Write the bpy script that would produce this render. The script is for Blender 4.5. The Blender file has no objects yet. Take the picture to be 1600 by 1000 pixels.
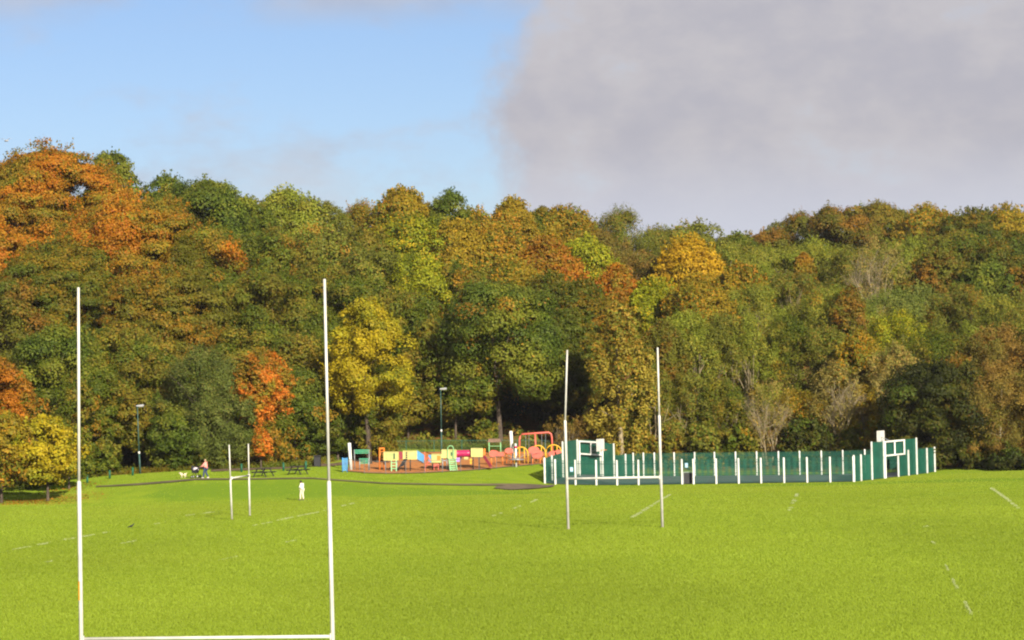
import bpy, math, random
import numpy as np
from mathutils import Vector, Matrix
R = math.radians
SC = bpy.context.scene
COL = SC.collection

# ------------------------------------------------------------------ camera
FPX = 4000.0                       # focal length in photo pixels (photo is 1600 x 1000)
PITCH, ROLL = math.atan(109/FPX), R(-1.2)
CAMZ = 8.32
cam_d = bpy.data.cameras.new('camera'); cam = bpy.data.objects.new('camera', cam_d); COL.objects.link(cam)
cam_d.sensor_width = 36; cam_d.lens = 36*FPX/1600; cam_d.clip_start = 1; cam_d.clip_end = 20000
CM = Matrix.Rotation(math.pi/2+PITCH, 3, 'X') @ Matrix.Rotation(ROLL, 3, 'Z')
cam.matrix_world = Matrix.Translation((0, 0, CAMZ)) @ CM.to_4x4()
SC.camera = cam

# ------------------------------------------------------------------ light
SUN_EL, SUN_AZ = R(22), R(22)      # behind the camera, to the right
sv = Vector((math.sin(SUN_AZ)*math.cos(SUN_EL), -math.cos(SUN_AZ)*math.cos(SUN_EL), math.sin(SUN_EL)))
sun_d = bpy.data.lights.new('sun', 'SUN'); sun = bpy.data.objects.new('sun', sun_d); COL.objects.link(sun)
sun_d.energy = 4.6; sun_d.angle = R(0.5); sun_d.color = (1.0, 0.91, 0.76)
sun.rotation_euler = sv.to_track_quat('Z', 'Y').to_euler()
SC.view_settings.view_transform = 'Standard'; SC.view_settings.look = 'None'
SC.view_settings.exposure = 0.95; SC.view_settings.gamma = 1
SC.render.engine = 'CYCLES'
SC.cycles.max_bounces = 6; SC.cycles.diffuse_bounces = 3; SC.cycles.glossy_bounces = 2
SC.cycles.transmission_bounces = 4; SC.cycles.transparent_max_bounces = 8
SC.cycles.filter_width = 2.1

class NT:
    """tiny node-tree helper"""
    def __init__(s, nt): s.nt = nt; s.n = nt.nodes; s.l = nt.links
    def add(s, t, ins=None, **kw):
        nd = s.n.new(t)
        for k, v in kw.items(): setattr(nd, k, v)
        for k, v in (ins or {}).items():
            if isinstance(v, bpy.types.NodeSocket): s.l.new(v, nd.inputs[k])
            else: nd.inputs[k].default_value = v
        return nd
    def math(s, op, a, b=0.0, clamp=False):
        return s.add('ShaderNodeMath', {0: a, 1: b}, operation=op, use_clamp=clamp).outputs[0]
    def mix(s, f, a, b, bt='MIX'):
        nd = s.add('ShaderNodeMix', data_type='RGBA', blend_type=bt)
        for k, v in ((0, f), (6, a), (7, b)):
            if isinstance(v, bpy.types.NodeSocket): s.l.new(v, nd.inputs[k])
            else: nd.inputs[k].default_value = v if k == 0 else (tuple(v)+(1,))[:4]
        return nd.outputs[2]
    def sstep(s, v, a, b):
        nd = s.add('ShaderNodeMapRange', {0: v, 1: a, 2: b, 3: 0.0, 4: 1.0}, interpolation_type='SMOOTHSTEP')
        return nd.outputs[0]
    def noise(s, vec, scale, detail=4, rough=.55):
        return s.add('ShaderNodeTexNoise', {'Vector': vec, 'Scale': scale, 'Detail': detail, 'Roughness': rough}).outputs[0]
    def mapping(s, vec, scale=(1, 1, 1), loc=(0, 0, 0)):
        return s.add('ShaderNodeMapping', {'Vector': vec, 'Scale': scale, 'Location': loc}).outputs[0]

world = bpy.data.worlds.new('World'); SC.world = world; world.use_nodes = True
world.node_tree.nodes.clear()
W = NT(world.node_tree)
tc = W.add('ShaderNodeTexCoord')
D = W.add('ShaderNodeVectorMath', {0: tc.outputs['Generated']}, operation='NORMALIZE').outputs[0]
sep = W.add('ShaderNodeSeparateXYZ', {0: D})
sky = W.add('ShaderNodeTexSky', sky_type='NISHITA', sun_disc=False, sun_elevation=SUN_EL, sun_rotation=math.pi-SUN_AZ,
            altitude=50, air_density=1.0, dust_density=0.6, ozone_density=2.0)
bright = W.add('ShaderNodeMix', data_type='RGBA', blend_type='MULTIPLY')
W.l.new(sky.outputs[0], bright.inputs[6]); bright.inputs[0].default_value = 1; bright.inputs[7].default_value = (0.96, 1.0, 1.23, 1)
SKYK = 0.051
blue = W.mix(1.0, bright.outputs[2], (SKYK, SKYK, SKYK), 'MULTIPLY')
# cloud bank on the right half, thin veils elsewhere
n_edge = W.noise(D, 22, 6, .6); n_big = W.noise(W.mapping(D, (1, 1, 2.0)), 9, 5, .6); n_soft = W.noise(W.mapping(D, (1, 1, 1.6), (3, 1, 2)), 26, 6, .6)
xx = W.math('ADD', sep.outputs[0], W.math('MULTIPLY', W.math('SUBTRACT', n_edge, .5), .055))
xx = W.math('SUBTRACT', xx, W.math('MULTIPLY', W.math('SUBTRACT', sep.outputs[2], .10), .12))
bank = W.sstep(xx, -.010, .008)
bank = W.math('MULTIPLY', bank, W.math('SUBTRACT', 1.0, W.math('MULTIPLY', W.sstep(n_soft, .56, .74), .22)))
veil = W.math('MULTIPLY', W.sstep(n_big, .50, .68), .6)
low = W.math('MULTIPLY', W.sstep(sep.outputs[2], .105, .055), W.sstep(n_soft, .38, .62))
top = W.math('MULTIPLY', W.sstep(sep.outputs[2], .138, .156), W.sstep(n_big, .36, .58))
veil = W.math('MAXIMUM', veil, W.math('MAXIMUM', W.math('MULTIPLY', low, .75), W.math('MULTIPLY', top, .75)))
msk = W.math('MAXIMUM', bank, veil, clamp=True)
ccol = W.mix(W.sstep(n_soft, .30, .70), (.250, .247, .277), (.300, .289, .303))
ccol = W.mix(W.sstep(sep.outputs[2], .10, .055), ccol, (.315, .325, .372))
skyc = W.mix(msk, blue, ccol)
bg = W.add('ShaderNodeBackground', {'Color': skyc, 'Strength': 1.0})
W.l.new(bg.outputs[0], W.add('ShaderNodeOutputWorld').inputs[0])

# ------------------------------------------------------------------ projection helpers (place things on the ground they stand on)
def ray(px, py):
    d = CM @ Vector(((px-800)/FPX, (500-py)/FPX, -1))
    return d/d.y
def P(px, py, y):
    d = ray(px, py); return Vector((d.x*y, y, CAMZ+d.z*y))

US = np.array([-600, 50, 150, 300, 480, 600, 780, 850, 960, 1300, 1500, 1700, 2600.])
YS = np.array([0, 150, 221, 227, 232, 240, 250, 262, 275, 290.])
ZT = np.array([
 [0, 0, -.7, -.7, -.7, -.6, -.4, 1., 3.5, 6.5],
 [0, 0, -.7, -.65, -.6, -.4, .0, 1., 3.5, 6.5],
 [0, 0, -.7, -.2, .1, .6, 1., 1.4, 3.5, 6.5],
 [0, 0, -.7, .85, .95, 1.15, 1.35, 1.8, 3.6, 6.5],
 [0, 0, -.7, .8, .95, 1.15, 1.45, 2.0, 3.6, 6.5],
 [0, 0, -.7, .0, .2, .65, .95, 1.5, 3.4, 6.3],
 [0, 0, -.7, -.62, -.45, .1, 1.0, 1.4, 3.2, 6.0],
 [0, 0, -.7, -.72, -.76, -.66, 1.0, 1.4, 3.0, 5.8],
 [0, 0, -.7, -.74, -.78, -.80, -.80, -.7, 1.8, 5.3],
 [0, 0, -.7, -.74, -.78, -.80, -.80, -.8, 1.2, 5.0],
 [0, 0, -.7, -.70, -.70, -.65, -.60, -.2, 2.0, 5.2],
 [0, 0, -.7, -.70, -.70, -.60, -.40, .4, 2.4, 5.4],
 [0, 0, -.7, -.70, -.70, -.50, -.20, 1., 3.0, 6.0]])
def T(x, y):
    """terrain height (vectorised)"""
    x = np.asarray(x, float); y = np.asarray(y, float)
    u = np.clip(800+FPX*x/np.maximum(y, 60), US[0], US[-1]-1e-3); yc = np.clip(y, 0, 290-1e-3)
    i = np.clip(np.searchsorted(US, u, side='right')-1, 0, len(US)-2); j = np.clip(np.searchsorted(YS, yc, side='right')-1, 0, len(YS)-2)
    a = (u-US[i])/(US[i+1]-US[i]); b = (yc-YS[j])/(YS[j+1]-YS[j])
    z = ZT[i, j]*(1-a)*(1-b)+ZT[i+1, j]*a*(1-b)+ZT[i, j+1]*(1-a)*b+ZT[i+1, j+1]*a*b
    yy = np.maximum(y-290, 0)
    z = z+19*(1-np.exp(-yy/85))-np.maximum(y-520, 0)*.012
    return z+np.where(y > 262, np.minimum(1, np.maximum(y-262, 0)/30)*.5*(np.sin(x*.21+y*.13)+np.sin(x*.09-y*.17)), 0)
def Tz(x, y): return float(T(x, y))
def G(px, row, y0=90.0, y1=275.0):
    """where the sight line of a photo pixel meets the terrain"""
    ys = np.arange(y0, y1, .1); d = ray(px, row)
    diff = CAMZ+d.z*ys-T(d.x*ys, ys)
    k = np.where(diff <= 0)[0]
    y = float(ys[k[0]]) if len(k) else y1
    return Vector((d.x*y, y, Tz(d.x*y, y)))
def onground(px, y):
    x = (px-800)/FPX*y
    for _ in range(3):
        z = Tz(x, y)                                   # correct the roll
        rr = (CM.transposed() @ Vector((x, y, z-CAMZ))); x += (px-(800-rr.x/rr.z*FPX))*y/FPX
    return Vector((x, y, Tz(x, y)))

# ------------------------------------------------------------------ materials
def lin(c): return tuple(((v/255)/12.92 if v/255 <= .04045 else ((v/255+.055)/1.055)**2.4) for v in c)
def mat(name, color, rough=.6, var=.12, scale=8, metallic=0, bump=0., spec=.4):
    m = bpy.data.materials.new(name); m.use_nodes = True; m.node_tree.nodes.clear(); t = NT(m.node_tree)
    pos = t.add('ShaderNodeNewGeometry').outputs['Position']
    n = t.noise(pos, scale, 5, .65); n2 = t.noise(pos, scale*.17, 3)
    f = t.math('ADD', t.math('MULTIPLY', n, .6), t.math('MULTIPLY', n2, .4))
    c0 = tuple(v*(1-var*1.6) for v in color); c1 = tuple(min(1, v*(1+var*1.2)) for v in color)
    c = t.mix(t.sstep(f, .32, .68), c0, c1)
    b = t.add('ShaderNodeBsdfPrincipled', {'Base Color': c, 'Roughness': rough, 'Metallic': metallic, 'Specular IOR Level': spec})
    if bump:
        bp = t.add('ShaderNodeBump', {'Height': n, 'Strength': bump, 'Distance': .02}); t.l.new(bp.outputs[0], b.inputs['Normal'])
    t.l.new(b.outputs[0], t.add('ShaderNodeOutputMaterial').inputs[0]); return m
M = dict(
 white=mat('goal_paint', (.58, .565, .50), .5, .14, 2.2), whitepost=mat('white_post_paint', (.70, .70, .64), .55, .14, 2.5),
 orange_tape=mat('orange_stain', (.85, .36, .04), .6), rubber=mat('black_rubber', (.02, .02, .02), .8),
 mesh=mat('green_mesh_steel', (.008, .088, .055), .5, .2, 1.2), rail=mat('dark_green_rail', (.006, .045, .032), .5, .1),
 tarmac=mat('court_tarmac', (.085, .095, .10), .95, .15, 1.5, bump=.3), path=mat('path_tarmac', (.135, .10, .055), .95, .3, .8, bump=.3),
 bark=mat('bark', (.075, .055, .038), .9, .35, 5, bump=.5), palebark=mat('pale_bark', (.25, .20, .115), .85, .25, 3),
 yellow=mat('yellow_panel', (.50, .46, .16), .45, .10, 2), ygreen=mat('lime_panel', (.36, .43, .14), .45, .1, 2),
 blue=mat('blue_panel', (.07, .26, .50), .45, .12, 2), mint=mat('mint_steel', (.25, .50, .22), .45, .1),
 magenta=mat('magenta_plastic', (.40, .02, .09), .35, .1), red=mat('coral_red_paint', (.60, .12, .08), .45, .1), darkred=mat('dark_red_slide', (.25, .03, .05), .35, .1),
 purple=mat('purple_panel', (.40, .20, .60), .5), arch=mat('yellow_steel', (.75, .42, .02), .45), orange=mat('orange_steel', (.75, .20, .02), .45),
 steel=mat('galvanised_steel', (.30, .32, .33), .45, .12, 6, metallic=.4), black=mat('black_panel', (.015, .015, .017), .6), bench=mat('dark_stained_timber', (.025, .028, .02), .8, .3, 6),
 benchg=mat('green_slats', (.05, .30, .16), .6, .15), brown=mat('brown_shingles', (.24, .15, .10), .85, .2, 5), lampgreen=mat('green_lamp_paint', (.035, .085, .07), .5, .1),
 lamphead=mat('pale_lamp_housing', (.30, .31, .31), .5), greenpost=mat('green_bollard_paint', (.01, .10, .05), .6, .2),
 dirt=mat('bare_soil', (.14, .09, .05), .95, .3, 4),
 line=mat('worn_line_paint', (.42, .46, .30), .9, .25, 2), skin=mat('skin', (.50, .28, .20), .6, .05), coral=mat('coral_knit', (.78, .30, .24), .85, .08, 12),
 denim=mat('blue_denim', (.035, .055, .12), .85, .2, 10), shirt=mat('white_cotton', (.78, .76, .66), .85, .06, 10), cream=mat('cream_cotton', (.70, .62, .45), .85, .06, 10),
 darkhair=mat('dark_hair', (.012, .009, .007), .7, .2, 20), fairhair=mat('fair_hair', (.35, .25, .14), .7, .2, 20), shoe=mat('white_leather', (.7, .7, .68), .5), greyshoe=mat('grey_shoe', (.12, .11, .10), .6),
 fur=mat('cream_fur', (.68, .58, .40), .95, .15, 14), darkfur=mat('dark_fur', (.03, .025, .02), .95, .2, 14), feather=mat('black_feathers', (.008, .009, .012), .5, .2, 20),
 gull=mat('gull_feathers', (.35, .35, .36), .7), pram=mat('black_pram_fabric', (.02, .02, .025), .8), blanket=mat('white_pink_blanket', (.62, .55, .58), .9, .25, 9),
 sign=mat('pale_blue_sign', (.35, .55, .70), .5), hoopm=mat('orange_hoop', (.80, .22, .06), .45), fencegrey=mat('weathered_fence_steel', (.10, .10, .09), .7, .2), grey=mat('grey_board', (.20, .20, .18), .8))

# grass / litter terrain material
def ground_material():
    m = bpy.data.materials.new('grass_ground'); m.use_nodes = True; m.node_tree.nodes.clear(); t = NT(m.node_tree)
    pos = t.add('ShaderNodeNewGeometry').outputs['Position']
    streak = t.noise(t.mapping(pos, (.65, 1.0, 1)), .55, 7, .68)
    mott = t.noise(pos, 1.1, 8, .8); fine = t.noise(pos, 14, 5, .75); big = t.noise(t.mapping(pos, (.5, 1, 1)), .035, 4, .5); blade = t.noise(t.mapping(pos, (1, 1, .3)), 45, 3, .7)
    c = t.mix(t.sstep(streak, .34, .66), (.092, .144, .0100), (.138, .184, .0135))
    c = t.mix(t.math('MULTIPLY', t.sstep(mott, .42, .70), .55), c, (.082, .138, .012))
    c = t.mix(t.math('MULTIPLY', t.sstep(big, .44, .60), .5), c, (.140, .168, .016))
    c = t.mix(t.math('MULTIPLY', t.sstep(fine, .35, .75), .55), c, (.155, .200, .020))
    c = t.mix(t.math('MULTIPLY', t.sstep(blade, .60, .78), .45), c, (.050, .085, .007))
    at = t.add('ShaderNodeAttribute', attribute_name='zone')
    sp = t.add('ShaderNodeSeparateColor', {0: at.outputs['Color']})
    nz = t.math('MULTIPLY', t.math('SUBTRACT', t.noise(pos, .5, 5, .7), .5), .9)
    lush = t.sstep(t.math('ADD', sp.outputs[0], nz), .35, .75)
    c = t.mix(t.math('MULTIPLY', lush, .8), c, t.mix(mott, (.062, .118, .010), (.098, .150, .013)))
    lit = t.sstep(t.math('ADD', sp.outputs[1], nz), .40, .62)
    lc = t.mix(t.sstep(t.noise(pos, 2.2, 6, .8), .35, .65), (.045, .035, .014), (.17, .075, .022))
    lc = t.mix(t.sstep(t.noise(pos, .6, 4, .6), .5, .62), lc, (.07, .09, .018))
    c = t.mix(lit, c, lc)
    fl = t.math('MULTIPLY', t.sstep(t.math('ADD', sp.outputs[2], t.math('MULTIPLY', nz, .5)), .3, .8), t.sstep(t.noise(pos, 3.5, 5, .8), .50, .60))
    c = t.mix(t.math('MULTIPLY', fl, .75), c, (.34, .16, .03))
    bp = t.add('ShaderNodeBump', {'Height': t.math('ADD', fine, t.math('MULTIPLY', blade, .6)), 'Strength': .4, 'Distance': .05})
    b = t.add('ShaderNodeBsdfDiffuse', {'Color': c, 'Roughness': .9, 'Normal': bp.outputs[0]})
    t.l.new(b.outputs[0], t.add('ShaderNodeOutputMaterial').inputs[0]); return m
def rubber_material():
    m = bpy.data.materials.new('orange_bark_chippings'); m.use_nodes = True; m.node_tree.nodes.clear(); t = NT(m.node_tree)
    pos = t.add('ShaderNodeNewGeometry').outputs['Position']
    c = t.mix(t.sstep(t.noise(pos, 6, 6, .8), .3, .7), (.17, .066, .022), (.36, .150, .050))
    c = t.mix(t.math('MULTIPLY', t.sstep(t.noise(pos, .7, 4, .6), .5, .65), .5), c, (.22, .10, .04))
    bp = t.add('ShaderNodeBump', {'Height': t.noise(pos, 9, 4, .7), 'Strength': .7, 'Distance': .05})
    b = t.add('ShaderNodeBsdfDiffuse', {'Color': c, 'Roughness': .9, 'Normal': bp.outputs[0]})
    t.l.new(b.outputs[0], t.add('ShaderNodeOutputMaterial').inputs[0]); return m
def leaf_material():
    m = bpy.data.materials.new('leaves'); m.use_nodes = True; m.node_tree.nodes.clear(); t = NT(m.node_tree)
    c = t.add('ShaderNodeAttribute', attribute_name='tint').outputs['Color']
    d = t.add('ShaderNodeBsdfPrincipled', {'Base Color': c, 'Roughness': .55, 'Specular IOR Level': .12})
    tr = t.add('ShaderNodeBsdfTranslucent', {'Color': t.mix(1.0, c, (1.25, 1.15, .6), 'MULTIPLY')})
    mx = t.add('ShaderNodeMixShader', {0: .25}); t.l.new(d.outputs[0], mx.inputs[1]); t.l.new(tr.outputs[0], mx.inputs[2])
    t.l.new(mx.outputs[0], t.add('ShaderNodeOutputMaterial').inputs[0]); return m
def line_material():
    m = bpy.data.materials.new('worn_line_paint'); m.use_nodes = True; m.node_tree.nodes.clear(); t = NT(m.node_tree)
    pos = t.add('ShaderNodeNewGeometry').outputs['Position']
    f = t.math('ADD', t.math('MULTIPLY', t.noise(pos, 3.0, 5, .75), .6), t.math('MULTIPLY', t.noise(pos, .45, 3, .6), .4))
    c = t.mix(t.sstep(f, .40, .56), (.13, .175, .02), (.34, .38, .20))
    b = t.add('ShaderNodeBsdfDiffuse', {'Color': c}); t.l.new(b.outputs[0], t.add('ShaderNodeOutputMaterial').inputs[0]); return m
M['line'] = line_material()
M['grass'] = ground_material(); M['chips'] = rubber_material(); LEAF = leaf_material()

# ------------------------------------------------------------------ mesh helpers
def np_mesh(name, V, F, k, smooth=False):
    """V (n,3), F (m,k)"""
    me = bpy.data.meshes.new(name); V = np.asarray(V, np.float32); F = np.asarray(F, np.int32)
    me.vertices.add(len(V)); me.vertices.foreach_set('co', V.ravel())
    me.loops.add(F.size); me.loops.foreach_set('vertex_index', F.ravel())
    me.polygons.add(len(F)); me.polygons.foreach_set('loop_start', np.arange(0, F.size, k, dtype=np.int32))
    me.polygons.foreach_set('loop_total', np.full(len(F), k, np.int32))
    if smooth: me.polygons.foreach_set('use_smooth', np.ones(len(F), bool))
    me.update(calc_edges=True); return me
def link(name, me, parent=None, loc=None):
    o = bpy.data.objects.new(name, me); COL.objects.link(o)
    if parent is not None: o.parent = parent
    if loc is not None: o.location = loc
    return o
def tag(o, label, cat=None, group=None, kind=None):
    if label: o['label'] = label
    if cat: o['category'] = cat
    if group: o['group'] = group
    if kind: o['kind'] = kind
    return o
def thing(name, loc, label, cat, group=None):
    o = bpy.data.objects.new(name, None); COL.objects.link(o); o.location = loc; o.empty_display_size = .3
    return tag(o, label, cat, group)
def woff(o):
    v = Vector((0, 0, 0))
    while o is not None: v += o.location; o = o.parent
    return v
class MB:
    def __init__(s): s.v = []; s.f = []
    def add(s, vs, fs):
        n = len(s.v); s.v += [Vector(v) for v in vs]; s.f += [tuple(i+n for i in f) for f in fs]; return s
    def hexa(s, a, b):      # two quads (bottom/top or front/back)
        return s.add(list(a)+list(b), [(3, 2, 1, 0), (4, 5, 6, 7), (0, 1, 5, 4), (1, 2, 6, 5), (2, 3, 7, 6), (3, 0, 4, 7)])
    def box(s, c, size, rz=0):
        c = Vector(c); h = [v/2 for v in size]; m = Matrix.Rotation(rz, 3, 'Z')
        q = [c+m@Vector((sx*h[0], sy*h[1], sz*h[2])) for sz in (-1, 1) for sx, sy in ((-1, -1), (1, -1), (1, 1), (-1, 1))]
        return s.hexa(q[:4], q[4:])
    def bar(s, p, q, w, h=None, up=(0, 0, 1)):
        p = Vector(p); q = Vector(q); h = h or w; d = (q-p).normalized(); u = Vector(up)
        if abs(d.dot(u)) > .95: u = Vector((0, 1, 0))
        a = d.cross(u).normalized()*w/2; b = a.normalized().cross(d)*h/2
        return s.hexa([p-a-b, p+a-b, p+a+b, p-a+b], [q-a-b, q+a-b, q+a+b, q-a+b])
    def panel(s, q, t, d=(0, 1, 0)):     # quad extruded by thickness along d
        d = Vector(d).normalized()*t; q = [Vector(p) for p in q]
        return s.hexa([p+d for p in q][::-1], q[::-1])
    def tube(s, pts, r, n=8, cap=True):
        pts = [Vector(p) for p in pts]; rr = r if isinstance(r, (list, tuple)) else [r]*len(pts); k0 = len(s.v)
        for i, p in enumerate(pts):
            d = (pts[min(i+1, len(pts)-1)]-pts[max(i-1, 0)]).normalized()
            u = Vector((0, 0, 1)) if abs(d.z) < .9 else Vector((1, 0, 0))
            a = d.cross(u).normalized(); b = a.cross(d)
            for k in range(n):
                t = 2*math.pi*k/n; s.v.append(p+(a*math.cos(t)+b*math.sin(t))*rr[i])
        for i in range(len(pts)-1):
            for k in range(n):
                k2 = (k+1) % n; s.f.append((k0+i*n+k, k0+i*n+k2, k0+(i+1)*n+k2, k0+(i+1)*n+k))
        if cap:
            s.f.append(tuple(k0+k for k in range(n))[::-1]); s.f.append(tuple(k0+(len(pts)-1)*n+k for k in range(n)))
        return s
    def ball(s, c, rad, n=10, m=7, rot=None):
        c = Vector(c); rad = rad if isinstance(rad, (list, tuple)) else (rad,)*3; k0 = len(s.v)
        for i in range(m+1):
            ph = math.pi*i/m
            for k in range(n):
                t = 2*math.pi*k/n; v = Vector((rad[0]*math.sin(ph)*math.cos(t), rad[1]*math.sin(ph)*math.sin(t), rad[2]*math.cos(ph)))
                s.v.append(c+(rot@v if rot else v))
        for i in range(m):
            for k in range(n): s.f.append((k0+i*n+k, k0+(i+1)*n+k, k0+(i+1)*n+(k+1) % n, k0+i*n+(k+1) % n))
        return s
    def build(s, name, m, parent=None, smooth=False, bevel=0):
        off = woff(parent) if parent is not None else Vector((0, 0, 0))
        me = bpy.data.meshes.new(name); me.from_pydata([v-off for v in s.v], [], s.f)
        me.materials.append(M[m] if isinstance(m, str) else m)
        if smooth: me.polygons.foreach_set('use_smooth', [True]*len(me.polygons))
        me.update(); o = link(name, me, parent)
        if bevel:
            b = o.modifiers.new('bevel', 'BEVEL'); b.width = bevel; b.segments = 1; b.limit_method = 'ANGLE'
        return o
def copy_tree(o, parent=None):
    c = o.copy(); COL.objects.link(c)
    if parent is not None: c.parent = parent
    for ch in list(o.children): copy_tree(ch, c)
    return c

# ------------------------------------------------------------------ terrain
def build_terrain():
    xs = np.concatenate([[-6000, -3000, -1500, -800, -450, -260, -170], np.arange(-120, 121, 1.5), [170, 260, 450, 800, 1500, 3000, 6000]])
    ys = np.concatenate([[-400, -100, 0], np.arange(40, 150, 5), np.arange(150, 216, 2.5), np.arange(216, 292, 1.0), np.arange(292, 520, 6), [560, 640, 800, 1200, 2000, 4000, 8000]])
    X, Y = np.meshgrid(xs, ys); Z = T(X, Y); V = np.stack([X, Y, Z], -1).reshape(-1, 3)
    nx, ny = len(xs), len(ys); i = np.arange(nx-1)[None, :]+np.arange(ny-1)[:, None]*nx
    F = np.stack([i, i+1, i+1+nx, i+nx], -1).reshape(-1, 4)
    me = np_mesh('ground', V, F, 4, True); me.materials.append(M['grass'])
    u = (800+FPX*X/np.maximum(Y, 60)).ravel(); y = Y.ravel()
    lim = np.interp(u, [-600, 150, 300, 480, 600, 700, 850, 960, 1300, 1500, 1700], [246, 250, 248, 250, 268, 268, 266, 264, 262, 256, 256])
    litter = np.clip((y-lim+6)/12, 0, 1)
    lush = np.clip(1-np.abs(y-224)/6, 0, 1)*np.clip((u-180)/80, 0, 1)*np.clip((1000-u)/200, 0, 1)
    lush = np.maximum(lush, np.clip(1-np.abs(y-231)/8, 0, 1)*np.clip((u-1000)/200, 0, 1)*.9)
    tr = P(60, 783, 224)
    fallen = np.clip(1.15-np.hypot(V[:, 0]-tr.x, (V[:, 1]-225)*.6)/8, 0, 1)
    ca = me.color_attributes.new('zone', 'FLOAT_COLOR', 'POINT')
    ca.data.foreach_set('color', np.stack([lush, litter, fallen, np.ones_like(u)], -1).astype(np.float32).ravel())
    return tag(link('ground', me), None, kind='structure')
build_terrain()
def sheet(name, left, right, m, lift=.05, nsub=24, nacross=8):  # noqa
    """a draped sheet between two polylines of ground points"""
    def resamp(pl):
        pl = [Vector(p) for p in pl]; d = [0]
        for a, b in zip(pl, pl[1:]): d.append(d[-1]+(b-a).length)
        t = np.linspace(0, d[-1], nsub); return np.stack([np.interp(t, d, [p[k] for p in pl]) for k in (0, 1)], -1)
    A, B = resamp(left), resamp(right); s = np.linspace(0, 1, nacross+1)[None, :, None]
    G2 = A[:, None]*(1-s)+B[:, None]*s; Z = T(G2[..., 0], G2[..., 1])+lift
    V = np.concatenate([G2, Z[..., None]], -1).reshape(-1, 3); n = nacross+1
    i = np.arange(nacross)[None, :]+np.arange(nsub-1)[:, None]*n
    F = np.stack([i, i+1, i+1+n, i+n], -1).reshape(-1, 4)
    me = np_mesh(name, V, F, 4, True); me.materials.append(M[m]); return tag(link(name, me), None, kind='structure')
def G2(px, y): return onground(px, y)
# path
pc = [(150, 234.5), (215, 232), (260, 230.5), (300, 229), (380, 227.8), (480, 227.6), (560, 229), (640, 230.6), (720, 232), (790, 233.8), (860, 238)]
pw = [.4, .9, 1.2, 1.2, .8, .65, .65, .65, .65, .8, 1.0]
sheet('path', [G2(u, y-w) for (u, y), w in zip(pc, pw)], [G2(u, y+w) for (u, y), w in zip(pc, pw)], 'path', .06, 90, 4)
sheet('path_apron', [G(u, r) for u, r in ((772, 764), (800, 766.5), (830, 765), (866, 761))], [G(u, r) for u, r in ((776, 761), (800, 759.5), (830, 758.5), (866, 758.5))], 'path', .09, 24, 5)
pb = [(330, 243), (400, 244), (450, 245), (520, 250), (560, 256)]
sheet('woodland_path', [G2(u, y-1.5) for u, y in pb], [G2(u, y+2.5) for u, y in pb], 'dirt', .05, 50, 4)
# playground surface and court surface
pf = [(543, 737), (570, 739.5), (600, 740.5), (650, 740), (700, 737.5), (740, 735), (760, 733.5), (800, 729.5), (840, 726), (884, 722)]
FRONT = [G(u, r, 236) for u, r in pf]
FRONT = [G2(u, min(max(p.y, 238), 252)) for (u, r), p in zip(pf, FRONT)]
BACK = [G2(u, 266) for u in (549, 600, 650, 700, 760, 820, 893)]
sheet('playground_surface', FRONT, BACK, 'chips', .06, 60, 20)
cA, cB, cC, cD = G2(851, 240.6), G2(1335, 235.3), G2(1461, 251.8), G2(989, 258.7)
sheet('court_surface', [cA, cB], [cD, cC], 'tarmac', .06, 30, 20)
# pitch lines
def line(pts, w=.10, name='pitch_line'):
    g = [G(u, r) for u, r in pts]; L, Rr = [], []
    for i, p in enumerate(g):
        d = (g[min(i+1, len(g)-1)]-g[max(i-1, 0)]); d.z = 0; d.normalize(); n = Vector((-d.y, d.x, 0))*w/2
        L.append(p+n); Rr.append(p-n)
    return sheet(name, L, Rr, 'line', .012, 40, 1)
LINES = [(((-30, 868), (0, 863), (75, 849)), .16), (((78, 848), (125, 840), (168, 832)), .17), (((230, 822), (258, 816)), .10), (((290, 806), (345, 799)), .08),
               (((395, 822), (425, 816)), .08), (((432, 814), (470, 806), (510, 798)), .12), (((534, 791), (553, 786.5)), .11), (((447, 848), (460, 845)), .11), (((186, 851), (214, 845)), .06),
               (((340, 876), (372, 870)), .05), (((70, 879), (84, 877)), .07), (((770, 807), (783, 802)), .12), (((798, 797), (813, 791)), .12), (((830, 785), (839, 781)), .10),
               (((988, 809), (1020, 789)), .15), (((1020, 789), (1047, 773)), .10), (((1233, 798), (1236, 793)), .16), (((1238, 787), (1242, 781)), .16), (((1244, 776), (1246, 771)), .14),
               (((1549, 763), (1572, 779), (1592, 795)), .14), (((1443, 823.5), (1450, 822.5)), .12), (((1456, 847), (1462, 851)), .10),
               (((1477, 884), (1482, 893)), .045), (((1488, 905), (1496, 921)), .055), (((1507, 941), (1518, 961)), .065)]
for pts, w in LINES: line(pts, w)

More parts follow.
